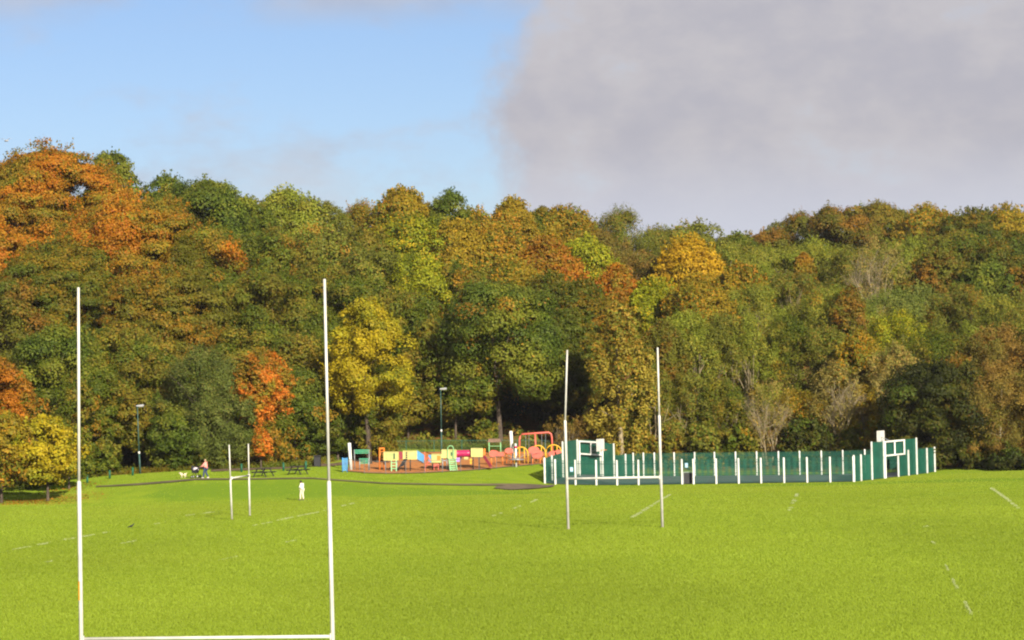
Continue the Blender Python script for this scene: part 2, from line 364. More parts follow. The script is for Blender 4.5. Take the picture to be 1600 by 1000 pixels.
# ------------------------------------------------------------------ rugby goals
def goal(y, l, r, bar, rad, label, tape=False, ys=None):
    """l, r = (top, joint, base) photo positions of the two posts"""
    y2 = ys or y
    pl = [P(*p, y) for p in l]; pr = [P(*p, y2) for p in r]
    pl[2] = Vector((pl[2].x, y, Tz(pl[2].x, y))); pr[2] = Vector((pr[2].x, y2, Tz(pr[2].x, y2)))
    g = thing('rugby_goal', (pl[2]+pr[2])/2, label, 'rugby goal', 'rugby goals on the pitches')
    for q in (pl, pr):
        po = MB().tube([q[1], q[0]], [rad*.72, rad*.62], 14).build('post', 'white', g, True)
        MB().tube([q[2], q[1], q[1]+Vector((0, 0, .05))], [rad, rad, rad*.75], 14).build('sleeve', 'white', po, True)
        MB().tube([q[2]-Vector((0, 0, .1)), q[2]+Vector((0, 0, .03))], rad*1.7, 12).build('socket', 'dirt', po, True)
    bl, br = P(*bar[0], y), P(*bar[1], y2)
    MB().tube([bl, br], rad*.8, 12).build('crossbar', 'white', g, True)
    for p, s in ((bl, 1), (br, -1)):
        d = (br-bl).normalized()*s
        MB().box(p+d*rad*1.1, (rad*.5, rad*2.4, rad*3.0), math.atan2(d.y, d.x)).build('bracket', 'white', g, bevel=.004)
    if tape:
        v0 = pl[2]+(pl[1]-pl[2]).normalized()*3.85; v1 = v0+(pl[1]-pl[2]).normalized()*.42; n = 10; mb = MB(); vs = []
        for p in (v0, v1):
            for k in range(n+1):
                t = R(165)+R(100)*k/n; vs.append(p+Vector((math.cos(t), math.sin(t), 0))*(rad+.004))
        mb.add(vs, [(k, k+1, n+2+k, n+1+k) for k in range(n)]).build('stain', 'orange_tape', g)
    return g
goal(57, ((122.5, 449), (123.5, 755), (130, 1210)), ((507, 436), (514, 755), (525, 1205)), ((127, 998.5), (520, 994.5)), .047,
     'tall white rugby goal nearest the camera, its crossbar at the bottom edge', True)
goal(152, ((886.3, 547), (883, 658), (888, 827)), ((1027.5, 543), (1030, 650), (1035, 822)), ((884.5, 748), (1032.5, 745.5)), .082,
     'white rugby goal standing in front of the green fenced court')
goal(178, ((358, 695), (360, 750), (362.3, 808)), ((388, 693.5), (389, 745), (390.3, 802)), ((361, 747), (389.3, 743)), .068,
     'smallest and farthest white rugby goal, seen at an angle near the picnic tables', ys=184)

# ------------------------------------------------------------------ sports court fences
def at(a, b, t): return a+(b-a)*t
def fence_side(name, label, A, B, ts, h, mesh_gaps=(), high_gaps=(), low_posts={}, dark=False, tall=None, lo=0.0, pr=.12, sp=.05, bw=.016):
    """posts at fractions ts from A to B; welded mesh panels in between"""
    root = thing(name, at(A, B, .5), label, 'fence'); d = (B-A); d.z = 0; L = d.length; d.normalize(); n = Vector((-d.y, d.x, 0))
    for kp, t in enumerate(ts):
        p = at(A, B, t); z = Tz(p.x, p.y); hh = h
        if tall and tall[0]-1e-3 <= t <= tall[1]+1e-3: hh = tall[2]
        hh = low_posts.get(kp, hh)
        b = Vector((p.x, p.y, z)); mb = MB()
        mb.box(b+Vector((0, 0, hh/2-.05)), (pr, pr, hh+.1), math.atan2(d.y, d.x)).build('post', 'whitepost', root, bevel=.012)
    for k, (t0, t1) in enumerate(zip(ts, ts[1:])):
        if k in mesh_gaps: continue
        hh = tall[2] if tall and tall[0]-1e-3 <= t0 and t1 <= tall[1]+1e-3 else h
        lo = 2.05 if k in high_gaps else 0.0; p0, p1 = at(A, B, t0)+n*.07, at(A, B, t1)+n*.07; mb = MB(); W_ = (p1-p0).length; c = int(W_/sp)
        for i in range(c+1):
            p = at(p0, p1, (i+.5)/(c+1)); z = Tz(p.x, p.y); mb.box((p.x, p.y, z+lo+(hh-lo)/2-.03), (bw, .008, hh-lo-.08), math.atan2(d.y, d.x))
        z0, z1 = Tz(p0.x, p0.y), Tz(p1.x, p1.y)
        zz = lo+.2
        while zz < hh-.1:
            mb.bar((p0.x, p0.y, z0+zz), (p1.x, p1.y, z1+zz), .010, .012); zz += .2
        pn = mb.build('mesh_panel', 'mesh', root)
        for fz in ([.42, .84] if hh < 3 else [.33, .62, .97]):
            if hh*fz > lo: MB().bar(Vector((p0.x, p0.y, z0+hh*fz))+n*.02, Vector((p1.x, p1.y, z1+hh*fz))+n*.02, .03, .05).build('rail', 'rail', pn)
    return root
def frac(A, B, pxs, y_lo=None):
    """fractions along AB whose photo column is px"""
    out = []
    for px in pxs:
        lo, hi = -.05, 1.05
        for _ in range(40):
            m = (lo+hi)/2; p = at(A, B, m); r = CM.transposed()@Vector((p.x, p.y, Tz(p.x, p.y)+.1-CAMZ)); c = 800-r.x/r.z*FPX
            if c < px: lo = m
            else: hi = m
        out.append((lo+hi)/2)
    return out
tf = frac(cA, cB, [851.5, 868, 899.5, 932, 964.5, 998, 1032, 1066, 1084, 1119.5, 1154.5, 1189.5, 1225.5, 1261.5, 1297.5, 1334])
front = fence_side('court_fence', 'low front fence of the sports court, white posts and green mesh above the grass', cA, cB, tf, 2.35, mesh_gaps=(7,), pr=.155)
tb = frac(cD, cC, [990, 1006, 1023, 1054, 1086, 1117, 1150, 1183, 1217, 1250, 1284, 1317.5, 1352])
fence_side('court_fence', 'back fence of the sports court in front of the bushes, green mesh and white posts', cD, cC, tb+[1.0], 2.45, pr=.13, sp=.05, bw=.022)
def end_wall(label, A, B, cols, low_h, tall_cols, tall_h, goal_cols, inner, gate_gap=(), flip=1, board_px=None, board_rows=None, bside=1, off=.22, low_posts={}, hang=False):
    ts = frac(A, B, cols); tl = frac(A, B, tall_cols)
    root = fence_side('court_fence', label, A, B, ts, low_h, tall=(min(tl), max(tl), tall_h), high_gaps=gate_gap, low_posts=low_posts, pr=.13, sp=.05, bw=.030)
    d = (B-A); d.z = 0; d.normalize(); n = Vector((-d.y, d.x, 0))*flip
    gl, gr = frac(A, B, goal_cols); p0, p1 = at(A, B, gl)+n*off, at(A, B, gr)+n*off; z0 = Tz(p0.x, p0.y); z1 = Tz(p1.x, p1.y)
    fr = MB(); top = tall_h-.12; up = Vector((0, 0, 1)); b0, b1 = Vector((p0.x, p0.y, z0)), Vector((p1.x, p1.y, z1)); mid = at(b0, b1, .5)
    fr.bar(b0, b0+up*top, .14); fr.bar(b1+up*(2.05 if hang else 0), b1+up*top, .14)
    fr.bar(b0+up*(top+.0)-d*.07, b1+up*(top+.0)+d*.07, .135, .15); fr.bar(b0+up*2.12+d*.07, b1+up*2.12-d*.07, .12, .14)
    fr.bar(mid+up*2.19, mid+up*(top-.07), .12)
    if inner: fr.bar(mid+n*-.5, mid+n*-.5+up*2.05, .11)
    fr.build('goal_frame', 'whitepost', root)
    # basketball backboard on an outrigger
    bc, br = board_px, board_rows; y = mid.y+bside
    c = P(bc, (br[0]+br[1])/2, y); bd = d
    bb = MB().box(c, (1.75, .05, 1.2), math.atan2(bd.y, bd.x)).build('backboard', 'white', root, bevel=.01)
    nn = n*(-1 if bside > 0 else 1)
    hp = MB(); hc = c+nn*.42-up*.47; ring = [hc+Vector((math.cos(a)*.23, math.sin(a)*.23, 0)) for a in np.linspace(0, 2*math.pi, 17)]
    hp.tube(ring, .022, 6, False); hp.bar(hc-nn*.23, c-up*.47, .05); hp.build('hoop', 'hoopm', bb)
    br_ = MB(); w = at(b0, b1, .5)+up*(top-.1)-n*.2
    br_.tube([c-nn*.05, w], .04, 6); br_.tube([c-nn*.05-up*.3, w-up*.9], .035, 6); br_.build('bracket', 'steel', bb)
    return root
end_wall('left end wall of the sports court with white goal frame and basketball board', cA, cD, [851.5, 863, 880, 903, 939, 960, 978, 990], 2.4, [880, 960], 3.45, (903, 939), True, board_px=938, board_rows=(685.5, 705.5), flip=-1, bside=-.55)
end_wall('right end wall of the sports court with white goal frame and basketball board', cB, cC, [1335, 1346, 1363, 1382, 1404, 1420, 1433, 1449, 1461], 2.45, [1363, 1433], 3.55, (1382.5, 1412.5), False, gate_gap=(3,), off=.10, low_posts={4: 2.0, 5: 2.45}, hang=True, board_px=1376, board_rows=(674, 691.5), flip=-1, bside=.6)
# signs on the mesh, and the gate gap's litter bin
for (u, r, w, h, lab) in ((893, 733.5, .30, .42, 'small pale blue notice on the mesh near the front left court corner'), (1072.5, 727, .27, .42, 'small pale blue notice above the opening in the front court fence')):
    t = frac(cA, cB, [u])[0]; p = at(cA, cB, t); c = P(u, r, p.y-.12)
    sg = MB().box(c, (w, .02, h), math.atan2((cB-cA).y, (cB-cA).x)).build('notice', 'sign', None, bevel=.004)
    tag(sg, lab, 'notice', 'notices on the court fence')
    MB().box(c+Vector((0, -.016, -.02)), (w*.6, .006, h*.25), math.atan2((cB-cA).y, (cB-cA).x)).build('text_block', 'white', sg)
t = frac(cA, cB, [1075])[0]; p = at(cA, cB, t); gz = Tz(p.x, p.y)
gt = thing('court_gate', (p.x, p.y, gz), 'dark half height chicane gate in the opening of the front court fence', 'gate')
gp = at(cA, cB, t)+Vector((.1, .55, 0)); MB().box((gp.x, gp.y, gz+.55), (.85, .05, 1.0), 0).build('gate_panel', 'black', gt, bevel=.01)
MB().bar((gp.x-.5, gp.y, gz+1.1), (gp.x+.5, gp.y, gz+1.12), .05).bar((gp.x-.48, gp.y, gz), (gp.x-.48, gp.y, gz+1.1), .05).bar((gp.x+.48, gp.y, gz), (gp.x+.48, gp.y, gz+1.1), .05).build('gate_frame', 'steel', gt)

# ------------------------------------------------------------------ playground
def lat(px0, px1, y): return (px1-px0)*y/FPX
class Pl:
    """photo-pixel rectangle drawing at a depth y"""
    def __init__(s, y): s.y = y
    def __call__(s, u, r, dy=0): return P(u, r, s.y+dy)
    def rect(s, mb, u0, r0, u1, r1, t=.05, dy=0): return mb.panel([s(u0, r0, dy), s(u1, r0, dy), s(u1, r1, dy), s(u0, r1, dy)], t)
def topanel(q, y, u0, r0, u1, r1, m, parent, name='panel', slats=0, dy=0, depth=.0):
    """panel with a raised rim; optional side returns give a box its depth"""
    o = q.rect(MB(), u0, r0, u1, r1, .04, dy).build(name, m, parent)
    return o
def tower(q, parent, u0, r0, u1, r1, m='yellow', depth=1.2, rim='yellow', floor_r=None, legs=None, base_r=735, legm='black'):
    """a play deck: front panel, side panels, back panel, floor and four legs"""
    t = .04; mb = MB(); q.rect(mb, u0, r0, u1, r1, t); mb.build('front_panel', m, parent)
    q.rect(MB(), u0, r0, u1, r1, t, depth).build('back_panel', m, parent)
    for u in (u0, u1):
        a, b = q(u, r0, t), q(u, r1, t); MB().panel([a, b, b+Vector((0, depth-2*t, 0)), a+Vector((0, depth-2*t, 0))], t*(1 if u == u0 else -1), (1, 0, 0)).build('side_panel', m, parent)
    rm = MB(); w = .09
    for a, b in (((u0, r0), (u1, r0)), ((u0, r1), (u1, r1)), ((u0, r0), (u0, r1)), ((u1, r0), (u1, r1))): rm.bar(q(*a, -.02), q(*b, -.02), w, .05)
    rm.build('rim', rim, parent)
    fl = MB(); a = q(u0, r1, .05); b = q(u1, r1, .05); fl.panel([a, b, b+Vector((0, depth-.1, 0)), a+Vector((0, depth-.1, 0))], .05, (0, 0, -1)); fl.build('deck', 'steel', parent)
    for u in (legs or (u0+1.5, u1-1.5)):
        for dy in (.1, depth-.1):
            a = q(u, r1, dy); MB().tube([Vector((a.x, a.y, Tz(a.x, a.y))), a], .055, 8).build('leg', legm, parent, True)
def ground_px(u, y): return G2(u, y)
# climbing frame A (left)
y = 244.5; q = Pl(y)
ga = thing('climbing_frame', ground_px(632, y), 'yellow panelled climbing frame with a blue sloping side and pale ladder', 'climbing frame')
tower(q, ga, 600, 706, 622, 719, legs=(602, 620), legm='steel')
q.rect(MB(), 603, 708, 619, 717, .03, -.05).build('infill', 'ygreen', ga)
q.rect(MB(), 615, 708.5, 616.8, 717, .03, -.10).build('slot', 'black', ga)
ld = MB()
for u in (611.5, 619): ld.bar(q(u, 719, -.15), q(u+.3, 737.5, -.5), .09)
for r in (723, 727.5, 732): ld.bar(q(611.5, r, -.25), q(619, r, -.25), .08)
ld.build('ladder', 'mint', ga)
tower(q, ga, 630, 704.5, 651, 717.5, legs=(632, 641), legm='black')
q.rect(MB(), 637.5, 706, 648.5, 715.5, .03, -.05).build('infill', 'yellow', ga)
sl = MB()
for r in (706.5, 710, 713.5): sl.add([], []); q.rect(sl, 634, r, 636.2, r+2.4, .03, -.06)
sl.build('slot', 'black', ga)
cl = MB(); cl.panel([q(623, 705), q(629.5, 706), q(629, 717), q(625, 717.5)], .08).build('climbing_panel', 'darkred', ga)
s = MB(); s.panel([q(631, 717, -.2), q(637, 717, -.2), q(630, 728, -.8), q(622, 731, -.9)], .35).build('slide', 'black', ga)
MB().panel([q(651.5, 703.5), q(663.5, 711.5), q(662, 723), q(651.5, 717)], .06).build('blue_ramp_side', 'blue', ga)
MB().panel([q(652, 717.5, .1), q(662, 723, .1), q(662, 724, 1), q(652, 718.5, 1)], .06, (0, 0, -1)).build('ramp', 'steel', ga)
rb = MB(); rb.bar(q(663.5, 706), q(664.5, 737), .07); rb.tube([q(665, 718), q(669, 714), q(673, 720)], .06); rb.tube([q(664, 733), q(668, 722), q(672, 722)], .07); rb.tube([q(665, 726), q(673, 726)], .05); rb.build('red_climbing_bars', 'red', ga)
# bridge link and frame B
y = 246; q = Pl(y)
gb = thing('climbing_frame', ground_px(720, y), 'long climbing frame with a magenta crawl tube, mint steps and dark red slide', 'climbing frame')
q.rect(MB(), 669.5, 710.5, 674, 723, .05).build('blue_panel', 'blue', gb)
tower(q, gb, 674.5, 709.5, 689, 722.5, legs=(676, 686), legm='black', rim='ygreen')
q.rect(MB(), 683, 712, 688, 719, .03, -.05).build('infill', 'orange', gb)
br_ = MB(); br_.tube([q(690, 717, .2), q(695, 720.5, .2), q(700, 717.5, .2)], .05); br_.tube([q(690, 717, .9), q(695, 720.5, .9), q(700, 717.5, .9)], .05)
for k in range(6): u = 690.5+k*1.7; br_.bar(q(u, 718.2+1.6*math.sin(k/5*math.pi), .15), q(u, 718.2+1.6*math.sin(k/5*math.pi), .95), .2, .05)
br_.build('rope_bridge', 'steel', gb)
tower(q, gb, 690.5, 702.5, 699, 715.5, legs=(691.5, 698), legm='steel')
tower(q, gb, 700.5, 702.5, 712.5, 716, m='ygreen', legs=(701, 712), legm='steel')
q.rect(MB(), 704.5, 706.5, 706.5, 712, .03, -.06).build('slot', 'greenpost', gb)
hp = MB()
for dy in (-.1, .2): hp.tube([q(699.5, 716, dy)]+[q(704+4.5*math.cos(a), 701-4.5*math.sin(a), dy) for a in np.linspace(math.pi, 0, 9)]+[q(708.5, 716, dy)], .05, 6)
hp.build('hand_hoop', 'mint', gb)
st = MB()
for k in range(6):
    r = 717+k*3.2; u = 701.5+k*.5; a, b = q(u, r, -.1-.13*k), q(u+9.5+k*.25, r, -.1-.13*k); st.panel([a, b, b+Vector((0, 0, -.13)), a+Vector((0, 0, -.13))], .25)
for du in (0, 10): st.bar(q(701.3+du, 716.5, -.1), q(703.5+du*1.08, 736.5, -.9), .09, .16)
st.build('steps', 'mint', gb)
tb_ = MB().tube([q(712.8, 709, .55), q(714, 709, .55)]+[q(u, 708.8-(u-714)*.02, .55) for u in (718, 724, 730)]+[q(737, 708.4, .55)], [.36, .34, .34, .35, .34, .36], 18); tb_.build('crawl_tube', 'magenta', gb, True)
tower(q, gb, 736.5, 700.5, 754, 713.5, legs=(739, 748.5), legm='black')
q.rect(MB(), 739, 702.5, 744.5, 711.5, .03, -.05).build('infill', 'ygreen', gb); q.rect(MB(), 746.5, 702.5, 752, 711.5, .03, -.05).build('infill', 'ygreen', gb)
MB().panel([q(756, 701), q(758.5, 700.5), q(758, 711), q(755.5, 712)], .06).build('orange_end_panel', 'orange', gb)
sl = MB(); a, b = q(755, 713, .2), q(767, 731, -.2); W_ = Vector((.0, .55, 0))
sl.hexa([a, a+W_, a+W_+Vector((.12, 0, -.04)), a+Vector((.12, 0, -.04))], [b, b+W_, b+W_+Vector((.12, 0, -.04)), b+Vector((.12, 0, -.04))]); sl.bar(a+Vector((0, -.03, .12)), b+Vector((0, -.03, .12)), .05, .26); sl.bar(a+W_+Vector((0, .03, .12)), b+W_+Vector((0, .03, .12)), .05, .26)
sl.build('slide', 'darkred', gb)
q.rect(MB(), 710.5, 715, 718.5, 721.5, .05, .3).build('purple_play_panel', 'purple', gb)
q.rect(MB(), 719, 713, 721.5, 717, .05, .3).build('small_black_panel', 'black', gb)
q.rect(MB(), 725, 714, 731.5, 718, .05, .3).build('small_yellow_panel', 'yellow', gb); q.rect(MB(), 734, 716.5, 737.5, 725, .05, .2).build('small_orange_panel', 'arch', gb)
# free-standing pieces
def sit(u, y): return G2(u, y)
def bench_red(u0, u1, r0, y, label):
    g = thing('play_bench', sit((u0+u1)/2, y), label, 'play bench'); q = Pl(y)
    q.rect(MB(), u0, r0, u1, r0+5, .35).build('body', 'red', g, bevel=.05)
    for u in (u0+1, u1-1):
        a = q(u, r0+5, .15); MB().tube([Vector((a.x, a.y, Tz(a.x, a.y))), a], .05).build('leg', 'red', g, True)
bench_red(677, 686, 725, 245, 'low red play bench between the two climbing frames')
def disc(mb, c, rad, t=.08, n=16, squash=1.):
    f = [c+Vector((math.cos(2*math.pi*k/n)*rad, 0, math.sin(2*math.pi*k/n)*rad*squash)) for k in range(n)]; b = [p+Vector((0, t, 0)) for p in f]; k0 = len(mb.v)
    mb.v += f+b; mb.f.append(tuple(k0+k for k in range(n))); mb.f.append(tuple(k0+n+k for k in range(n))[::-1])
    for k in range(n): mb.f.append((k0+k, k0+n+k, k0+n+(k+1) % n, k0+(k+1) % n))
def red_shape(label, u0, u1, r0, r1, y, discs, legs, base):
    g = thing('crawl_barrier', sit((u0+u1)/2, y), label, 'play barrier', 'coral red play barriers'); q = Pl(y)
    if u1 > u0: q.rect(MB(), u0, r0, u1, r1, .30).build('body', 'red', g, bevel=.08)
    for (u, r, rad, sq, dy) in discs:
        mb = MB(); disc(mb, q(u, r, dy), rad, .10, 18, sq); mb.build('round_end', 'red', g, bevel=.02)
    for u in legs:
        a = q(u, r1-1, .15); MB().tube([Vector((a.x, a.y, Tz(a.x, a.y))), a], .06, 7).build('leg', 'orange', g, True)
    return g
red_shape('long coral red play barrier with rounded end beside the shelter', 768, 788, 706.5, 713.5, 249.5, [(770, 708.8, .37, .95, -.12), (774, 707, .25, .8, -.13)], (767.5, 774.5, 785), 722)
red_shape('coral red round topped play barrier in front of the white pole', 789, 801, 705, 709, 251, [(795, 704.5, .41, .72, -.12)], (791, 798.5), 722)
red_shape('coral red double disc play barrier under the middle swing post', 830, 847, 706.5, 714, 250, [(834, 703.5, .55, .7, .5), (839, 709.5, .6, .75, -.13)], (832, 844), 722)
red_shape('rightmost coral red play barrier, beneath the right swing leg', 859, 876, 706, 714, 249.5, [(863.5, 709.5, .38, .9, -.12), (872, 708, .36, .95, -.12)], (862, 873.5), 722)
# swing frame
y = 256; q = Pl(y); sw = thing('swing_set', sit(838, y), 'tall coral red swing frame with rounded corners and three legs', 'swing set')
base = lambda u, dy=0: (lambda a: Vector((a.x, a.y+dy, Tz(a.x, a.y+dy))))(G2(u, y))
MB().tube([base(811.8), q(811.6, 687), q(812.4, 681.5), q(815.5, 678.3), q(836, 677), q(857, 675.6), q(861, 678), q(862.2, 684), base(864.2)], .095, 10).build('arched_frame', 'red', sw, True)
MB().tube([q(836, 677), base(837.8)], .085, 10).build('middle_leg', 'red', sw, True)
for u0, u1 in ((821.5, 826.5), (846.5, 852.5)):
    ch = MB()
    for u in (u0, u1): ch.tube([q(u, 677.4), q(u, 712.5)], .02, 5)
    c = ch.build('chain', 'steel', sw); MB().panel([q(u0-.6, 712.5, -.12), q(u1+.6, 712.5, -.12), q(u1+.6, 713.6, -.12), q(u0-.6, 713.6, -.12)], .24).build('seat', 'rubber', c)
# yellow hoop climbers
def hoops(u0, u1, r, y, label):
    g = thing('hoop_climber', sit((u0+u1)/2, y), label, 'climbing hoops', 'yellow climbing hoops'); q = Pl(y)
    for dy in (0, 1.0):
        a, b = G2(u0, y+dy), G2(u1, y+dy); mu = (u0+u1)/2; w = (u1-u0)/2; ap = r
        pts = [a]+[q(mu+w*math.cos(t)*(1 if abs(math.cos(t)) < .99 else 1), ap+11*(1-math.sin(t)), dy) for t in np.linspace(math.pi, 0, 11)]+[b]
        MB().tube(pts, .055, 8).build('arch', 'arch', g, True)
    rg = MB()
    for t in np.linspace(.45, 2.7, 6): rg.tube([q((u0+u1)/2+(u1-u0)/2*math.cos(t), r+11*(1-math.sin(t)), 0), q((u0+u1)/2+(u1-u0)/2*math.cos(t), r+11*(1-math.sin(t)), 1.0)], .035, 6)
    rg.build('rung', 'arch', g, True)
    for k in (.35, .72):
        a = q(u0+(u1-u0)*k, r+2, .0); MB().tube([Vector((a.x, a.y, Tz(a.x, a.y))), a], .05, 7).build('upright', 'arch', g, True)
hoops(804, 825, 698.5, 250.5, 'left yellow climbing hoop arching over by the white spinner pole')
hoops(830, 852, 696.0, 251.5, 'middle yellow climbing hoop behind the coral double disc panel')
hoops(853, 877, 695.0, 252, 'right yellow climbing hoop arching in front of the right swing leg')
# spinner
y = 248.5; q = Pl(y); sp = thing('spinner', sit(806, y), 'white spinner pole with collar and low white round platform', 'playground spinner')
b = G2(806.5, y); MB().tube([b, q(805.5, 693)], .10, 10).build('pole', 'whitepost', sp, True); MB().tube([q(805.7, 700), q(805.7, 697)], .17, 12).build('collar', 'magenta', sp, True)
MB().tube([q(807, 718.4)-Vector((0, 0, .02)), q(807, 717)], [.75, .75], 20).build('platform', 'steel', sp, True)
hb = MB(); [hb.tube([q(807, 717.5), q(807, 712)+Vector((math.cos(a)*.7, math.sin(a)*.7, 0))], .03, 6) for a in (0, 1.6, 3.1, 4.7)]; hb.build('handle', 'steel', sp)
# tall plain white poles
for (u, r0, y, w, lab) in ((546.5, 692.5, 243.5, .16, 'thick white pole at the left corner of the playground'), (799, 674, 258, .17, 'thick white pole standing left of the swing frame')):
    b = G2(u+(2 if u < 600 else 1.5), y); o = MB().tube([b, P(u-.8, r0, y), P(u-.8, r0-.6, y)], [w*.95, w, w*.5], 12).build('white_pole', 'whitepost', None, True); tag(o, lab, 'pole', 'plain white poles in the playground')
    o.location = (0, 0, 0)
# green slatted bench with high back, orange portal, blue gate
y = 243.5; q = Pl(y); gbn = thing('slatted_shelter_bench', sit(566, y), 'green slatted bench with tall back at the left end of the playground', 'bench')
bk = MB(); [bk.bar(q(554, r, .4), q(577.5, r-.3, .4), .04, .085) for r in (703.3, 705.6, 708)]; bk.build('backrest', 'benchg', gbn)
st = MB(); [st.bar(q(561, r, .1), q(577, r-.2, .1), .05, .085) for r in (717, 719.3, 721.7, 724)]; st.build('seat', 'benchg', gbn)
for u in (553.5, 576.5):
    b = G2(u+1, y+.4); MB().tube([b, P(u, 702.5, y+.4)], .04, 7).build('post', 'steel', gbn, True)
for u in (562, 576):
    b = G2(u, y); MB().tube([b, P(u, 717, y)], .04, 7).build('leg', 'steel', gbn, True)
y = 245.5; q = Pl(y); o = thing('play_portal', sit(596, y), 'slim orange portal frame left of the yellow climbing frame', 'portal frame')
for u in (593, 600): MB().tube([G2(u+.3, y), q(u, 700.5)], .075, 8).build('upright', 'orange', o, True)
MB().bar(q(592.5, 700.8), q(600.6, 700.4), .12, .15).build('top_bar', 'orange', o); MB().bar(q(593, 705.5), q(600, 705.3), .06, .06).build('cross_bar', 'orange', o)
y = 240; q = Pl(y); o = thing('playground_gate', sit(538, y), 'pale blue gate at the left end of the playground fence', 'gate')
gm = MB(); [gm.bar(q(u, 716.5), q(u+.2, 735.5), .035) for u in np.linspace(536, 541.6, 8)]; gm.bar(q(535.5, 716.5), q(542, 716.2), .06); gm.bar(q(535.8, 735), q(542.2, 734.7), .06); gm.build('bars', 'blue', o)
for u in (535.2, 542.4): MB().tube([G2(u, y), q(u, 715)], .05, 8).build('gate_post', 'blue', o, True)
# picnic shelter roof
y = 263; q = Pl(y); sh = thing('shelter', sit(773, y), 'open timber shelter with brown pitched roof behind the playground', 'shelter')
rf = MB(); A_, B_ = q(762, 691), q(783.5, 691); a2, b2 = q(763.5, 685.5, .9), q(780.5, 685.2, .9); c2, d2 = q(762, 691, 1.9), q(783.5, 691, 1.9)
c2.z = A_.z; d2.z = B_.z
rf.add([A_, B_, b2, a2, c2, d2], [(0, 1, 2, 3), (3, 2, 5, 4), (0, 3, 4), (1, 5, 2), (0, 4, 5, 1)]); rf.build('roof', 'brown', sh)
for u in (764, 782):
    for dy in (.1, 1.8): a = q(u, 691.2, dy); MB().tube([Vector((a.x, a.y, Tz(a.x, a.y))), Vector((a.x, a.y, A_.z))], .06, 7).build('post', 'mint', sh, True)
MB().bar(q(764, 697), q(782, 697), .05).build('rail', 'mint', sh)
y = 268; o = thing('litter_bin', sit(610, y), 'pale capped grey pillar bin against dark trees behind the playground', 'bin')
b = G2(610, y); MB().box(b+Vector((0, 0, 1.0)), (.75, .4, 2.0)).build('body', 'grey', o, bevel=.03); MB().box(P(609, 693, y), (.5, .45, .12)).build('cap', 'whitepost', o, bevel=.03)
MB().box(P(611.5, 698, y-.25), (.16, .04, .16)).build('label_plate', 'white', o)

# playground fences: thin upright bars with posts
def bar_fence(label, pts, h, m, postm, pxstep=1.9, gapw=.14, bar=.014, name='railing_fence'):
    pts = [Vector(p) for p in pts]; root = thing(name, pts[len(pts)//2], label, 'fence'); d = [0]
    for a, b in zip(pts, pts[1:]): d.append(d[-1]+(b-a).length)
    def pt(t):
        x = float(np.interp(t, d, [p.x for p in pts])); y = float(np.interp(t, d, [p.y for p in pts])); return Vector((x, y, Tz(x, y)))
    mb = MB(); t = gapw; L = d[-1]
    while t < L: p = pt(t); mb.box(p+Vector((0, 0, h/2+.05)), (bar, bar, h-.1)); t += gapw
    n = max(2, int(L/pxstep)); pr = None
    for i in range(n+1):
        p = pt(L*i/n); MB().box(p+Vector((0, 0, h/2)), (.055, .055, h+.08)).build('post', postm, root)
        if pr is not None: mb.bar(pr+Vector((0, 0, h-.03)), p+Vector((0, 0, h-.03)), .03, .035); mb.bar(pr+Vector((0, 0, .12)), p+Vector((0, 0, .12)), .03, .035)
        pr = p
    mb.build('railing', m, root)
bar_fence('thin grey railing along the front edge of the orange playground', [p+Vector((0, -.25, 0)) for p in FRONT], 1.2, 'fencegrey', 'fencegrey', 2.0, .16, .010)
bar_fence('teal green railing along the wooded back edge of the playground', [G2(u, 265.5) for u in (548, 640, 740, 820, 895)], 1.3, 'mesh', 'mesh', 2.6, .10, .010)

# ------------------------------------------------------------------ lamps, bollards, bins, tables
def lamp(y, base, top, joint, arm, label):
    b = G2(base[0], y); g = thing('lamp_post', b, label, 'lamp post', 'lamp posts by the wood')
    tp, jn = P(*top, y), P(*joint, y)
    MB().tube([b, jn], [.085, .08], 10).build('base_column', 'lampgreen', g, True); MB().tube([jn-Vector((0, 0, .1)), jn+Vector((0, 0, .12))], .10, 10).build('collar', 'whitepost', g, True)
    MB().tube([jn, tp], [.065, .05], 10).build('pole', 'lampgreen', g, True)
    h = MB(); arm *= .8; c = tp+Vector((arm*.35, 0, .03)); h.hexa([c+Vector((-.5*arm, -.13, -.05)), c+Vector((.45*arm, -.16, .0)), c+Vector((.45*arm, .16, .0)), c+Vector((-.5*arm, .13, -.05))], [c+Vector((-.45*arm, -.1, .09)), c+Vector((.4*arm, -.12, .16)), c+Vector((.4*arm, .12, .16)), c+Vector((-.45*arm, .1, .09))]); lh = h.build('lamp_head', 'lamphead', g, bevel=.02)
    MB().box(c+Vector((.08*arm, 0, -.05)), (.5, .2, .04)).build('lens', 'lamphead', lh)
lamp(246, (219.3, 738), (214.6, 635), (217.3, 707.5), 1, 'slim green lamp post before the dark hollow at the left')
lamp(261.5, (690, 712), (688.5, 608.5), (689.5, 673), 1, 'slim green lamp post behind the middle of the playground')
bol = None
for u, y, lab in ((136.5, 240, 'green bollard just right of the near goal\'s left post'), (171.5, 242, 'green bollard between the near goal post and the lamp post'), (207.5, 244, 'green bollard just left of the left lamp post'),
                  (377.5, 240, 'green bollard inside the small far rugby goal'), (443, 240.5, 'green bollard between the two picnic tables'), (478, 242, 'green bollard right behind the right picnic table')):
    p = G2(u, y)
    if bol is None:
        bol = thing('bollard', p, lab, 'bollard', 'green bollards along the woodland path')
        MB().tube([p, p+Vector((0, 0, .72))], .10, 10).build('post', 'greenpost', bol, True); MB().tube([p+Vector((0, 0, .72)), p+Vector((0, 0, .80))], [.11, .06], 10).build('cap', 'greenpost', bol, True); o = bol
    else: o = copy_tree(bol); o.location = p; o['label'] = lab
p = G2(496, 247); o = thing('litter_bin', p, 'large black litter bin under the trees right of the picnic tables', 'bin')
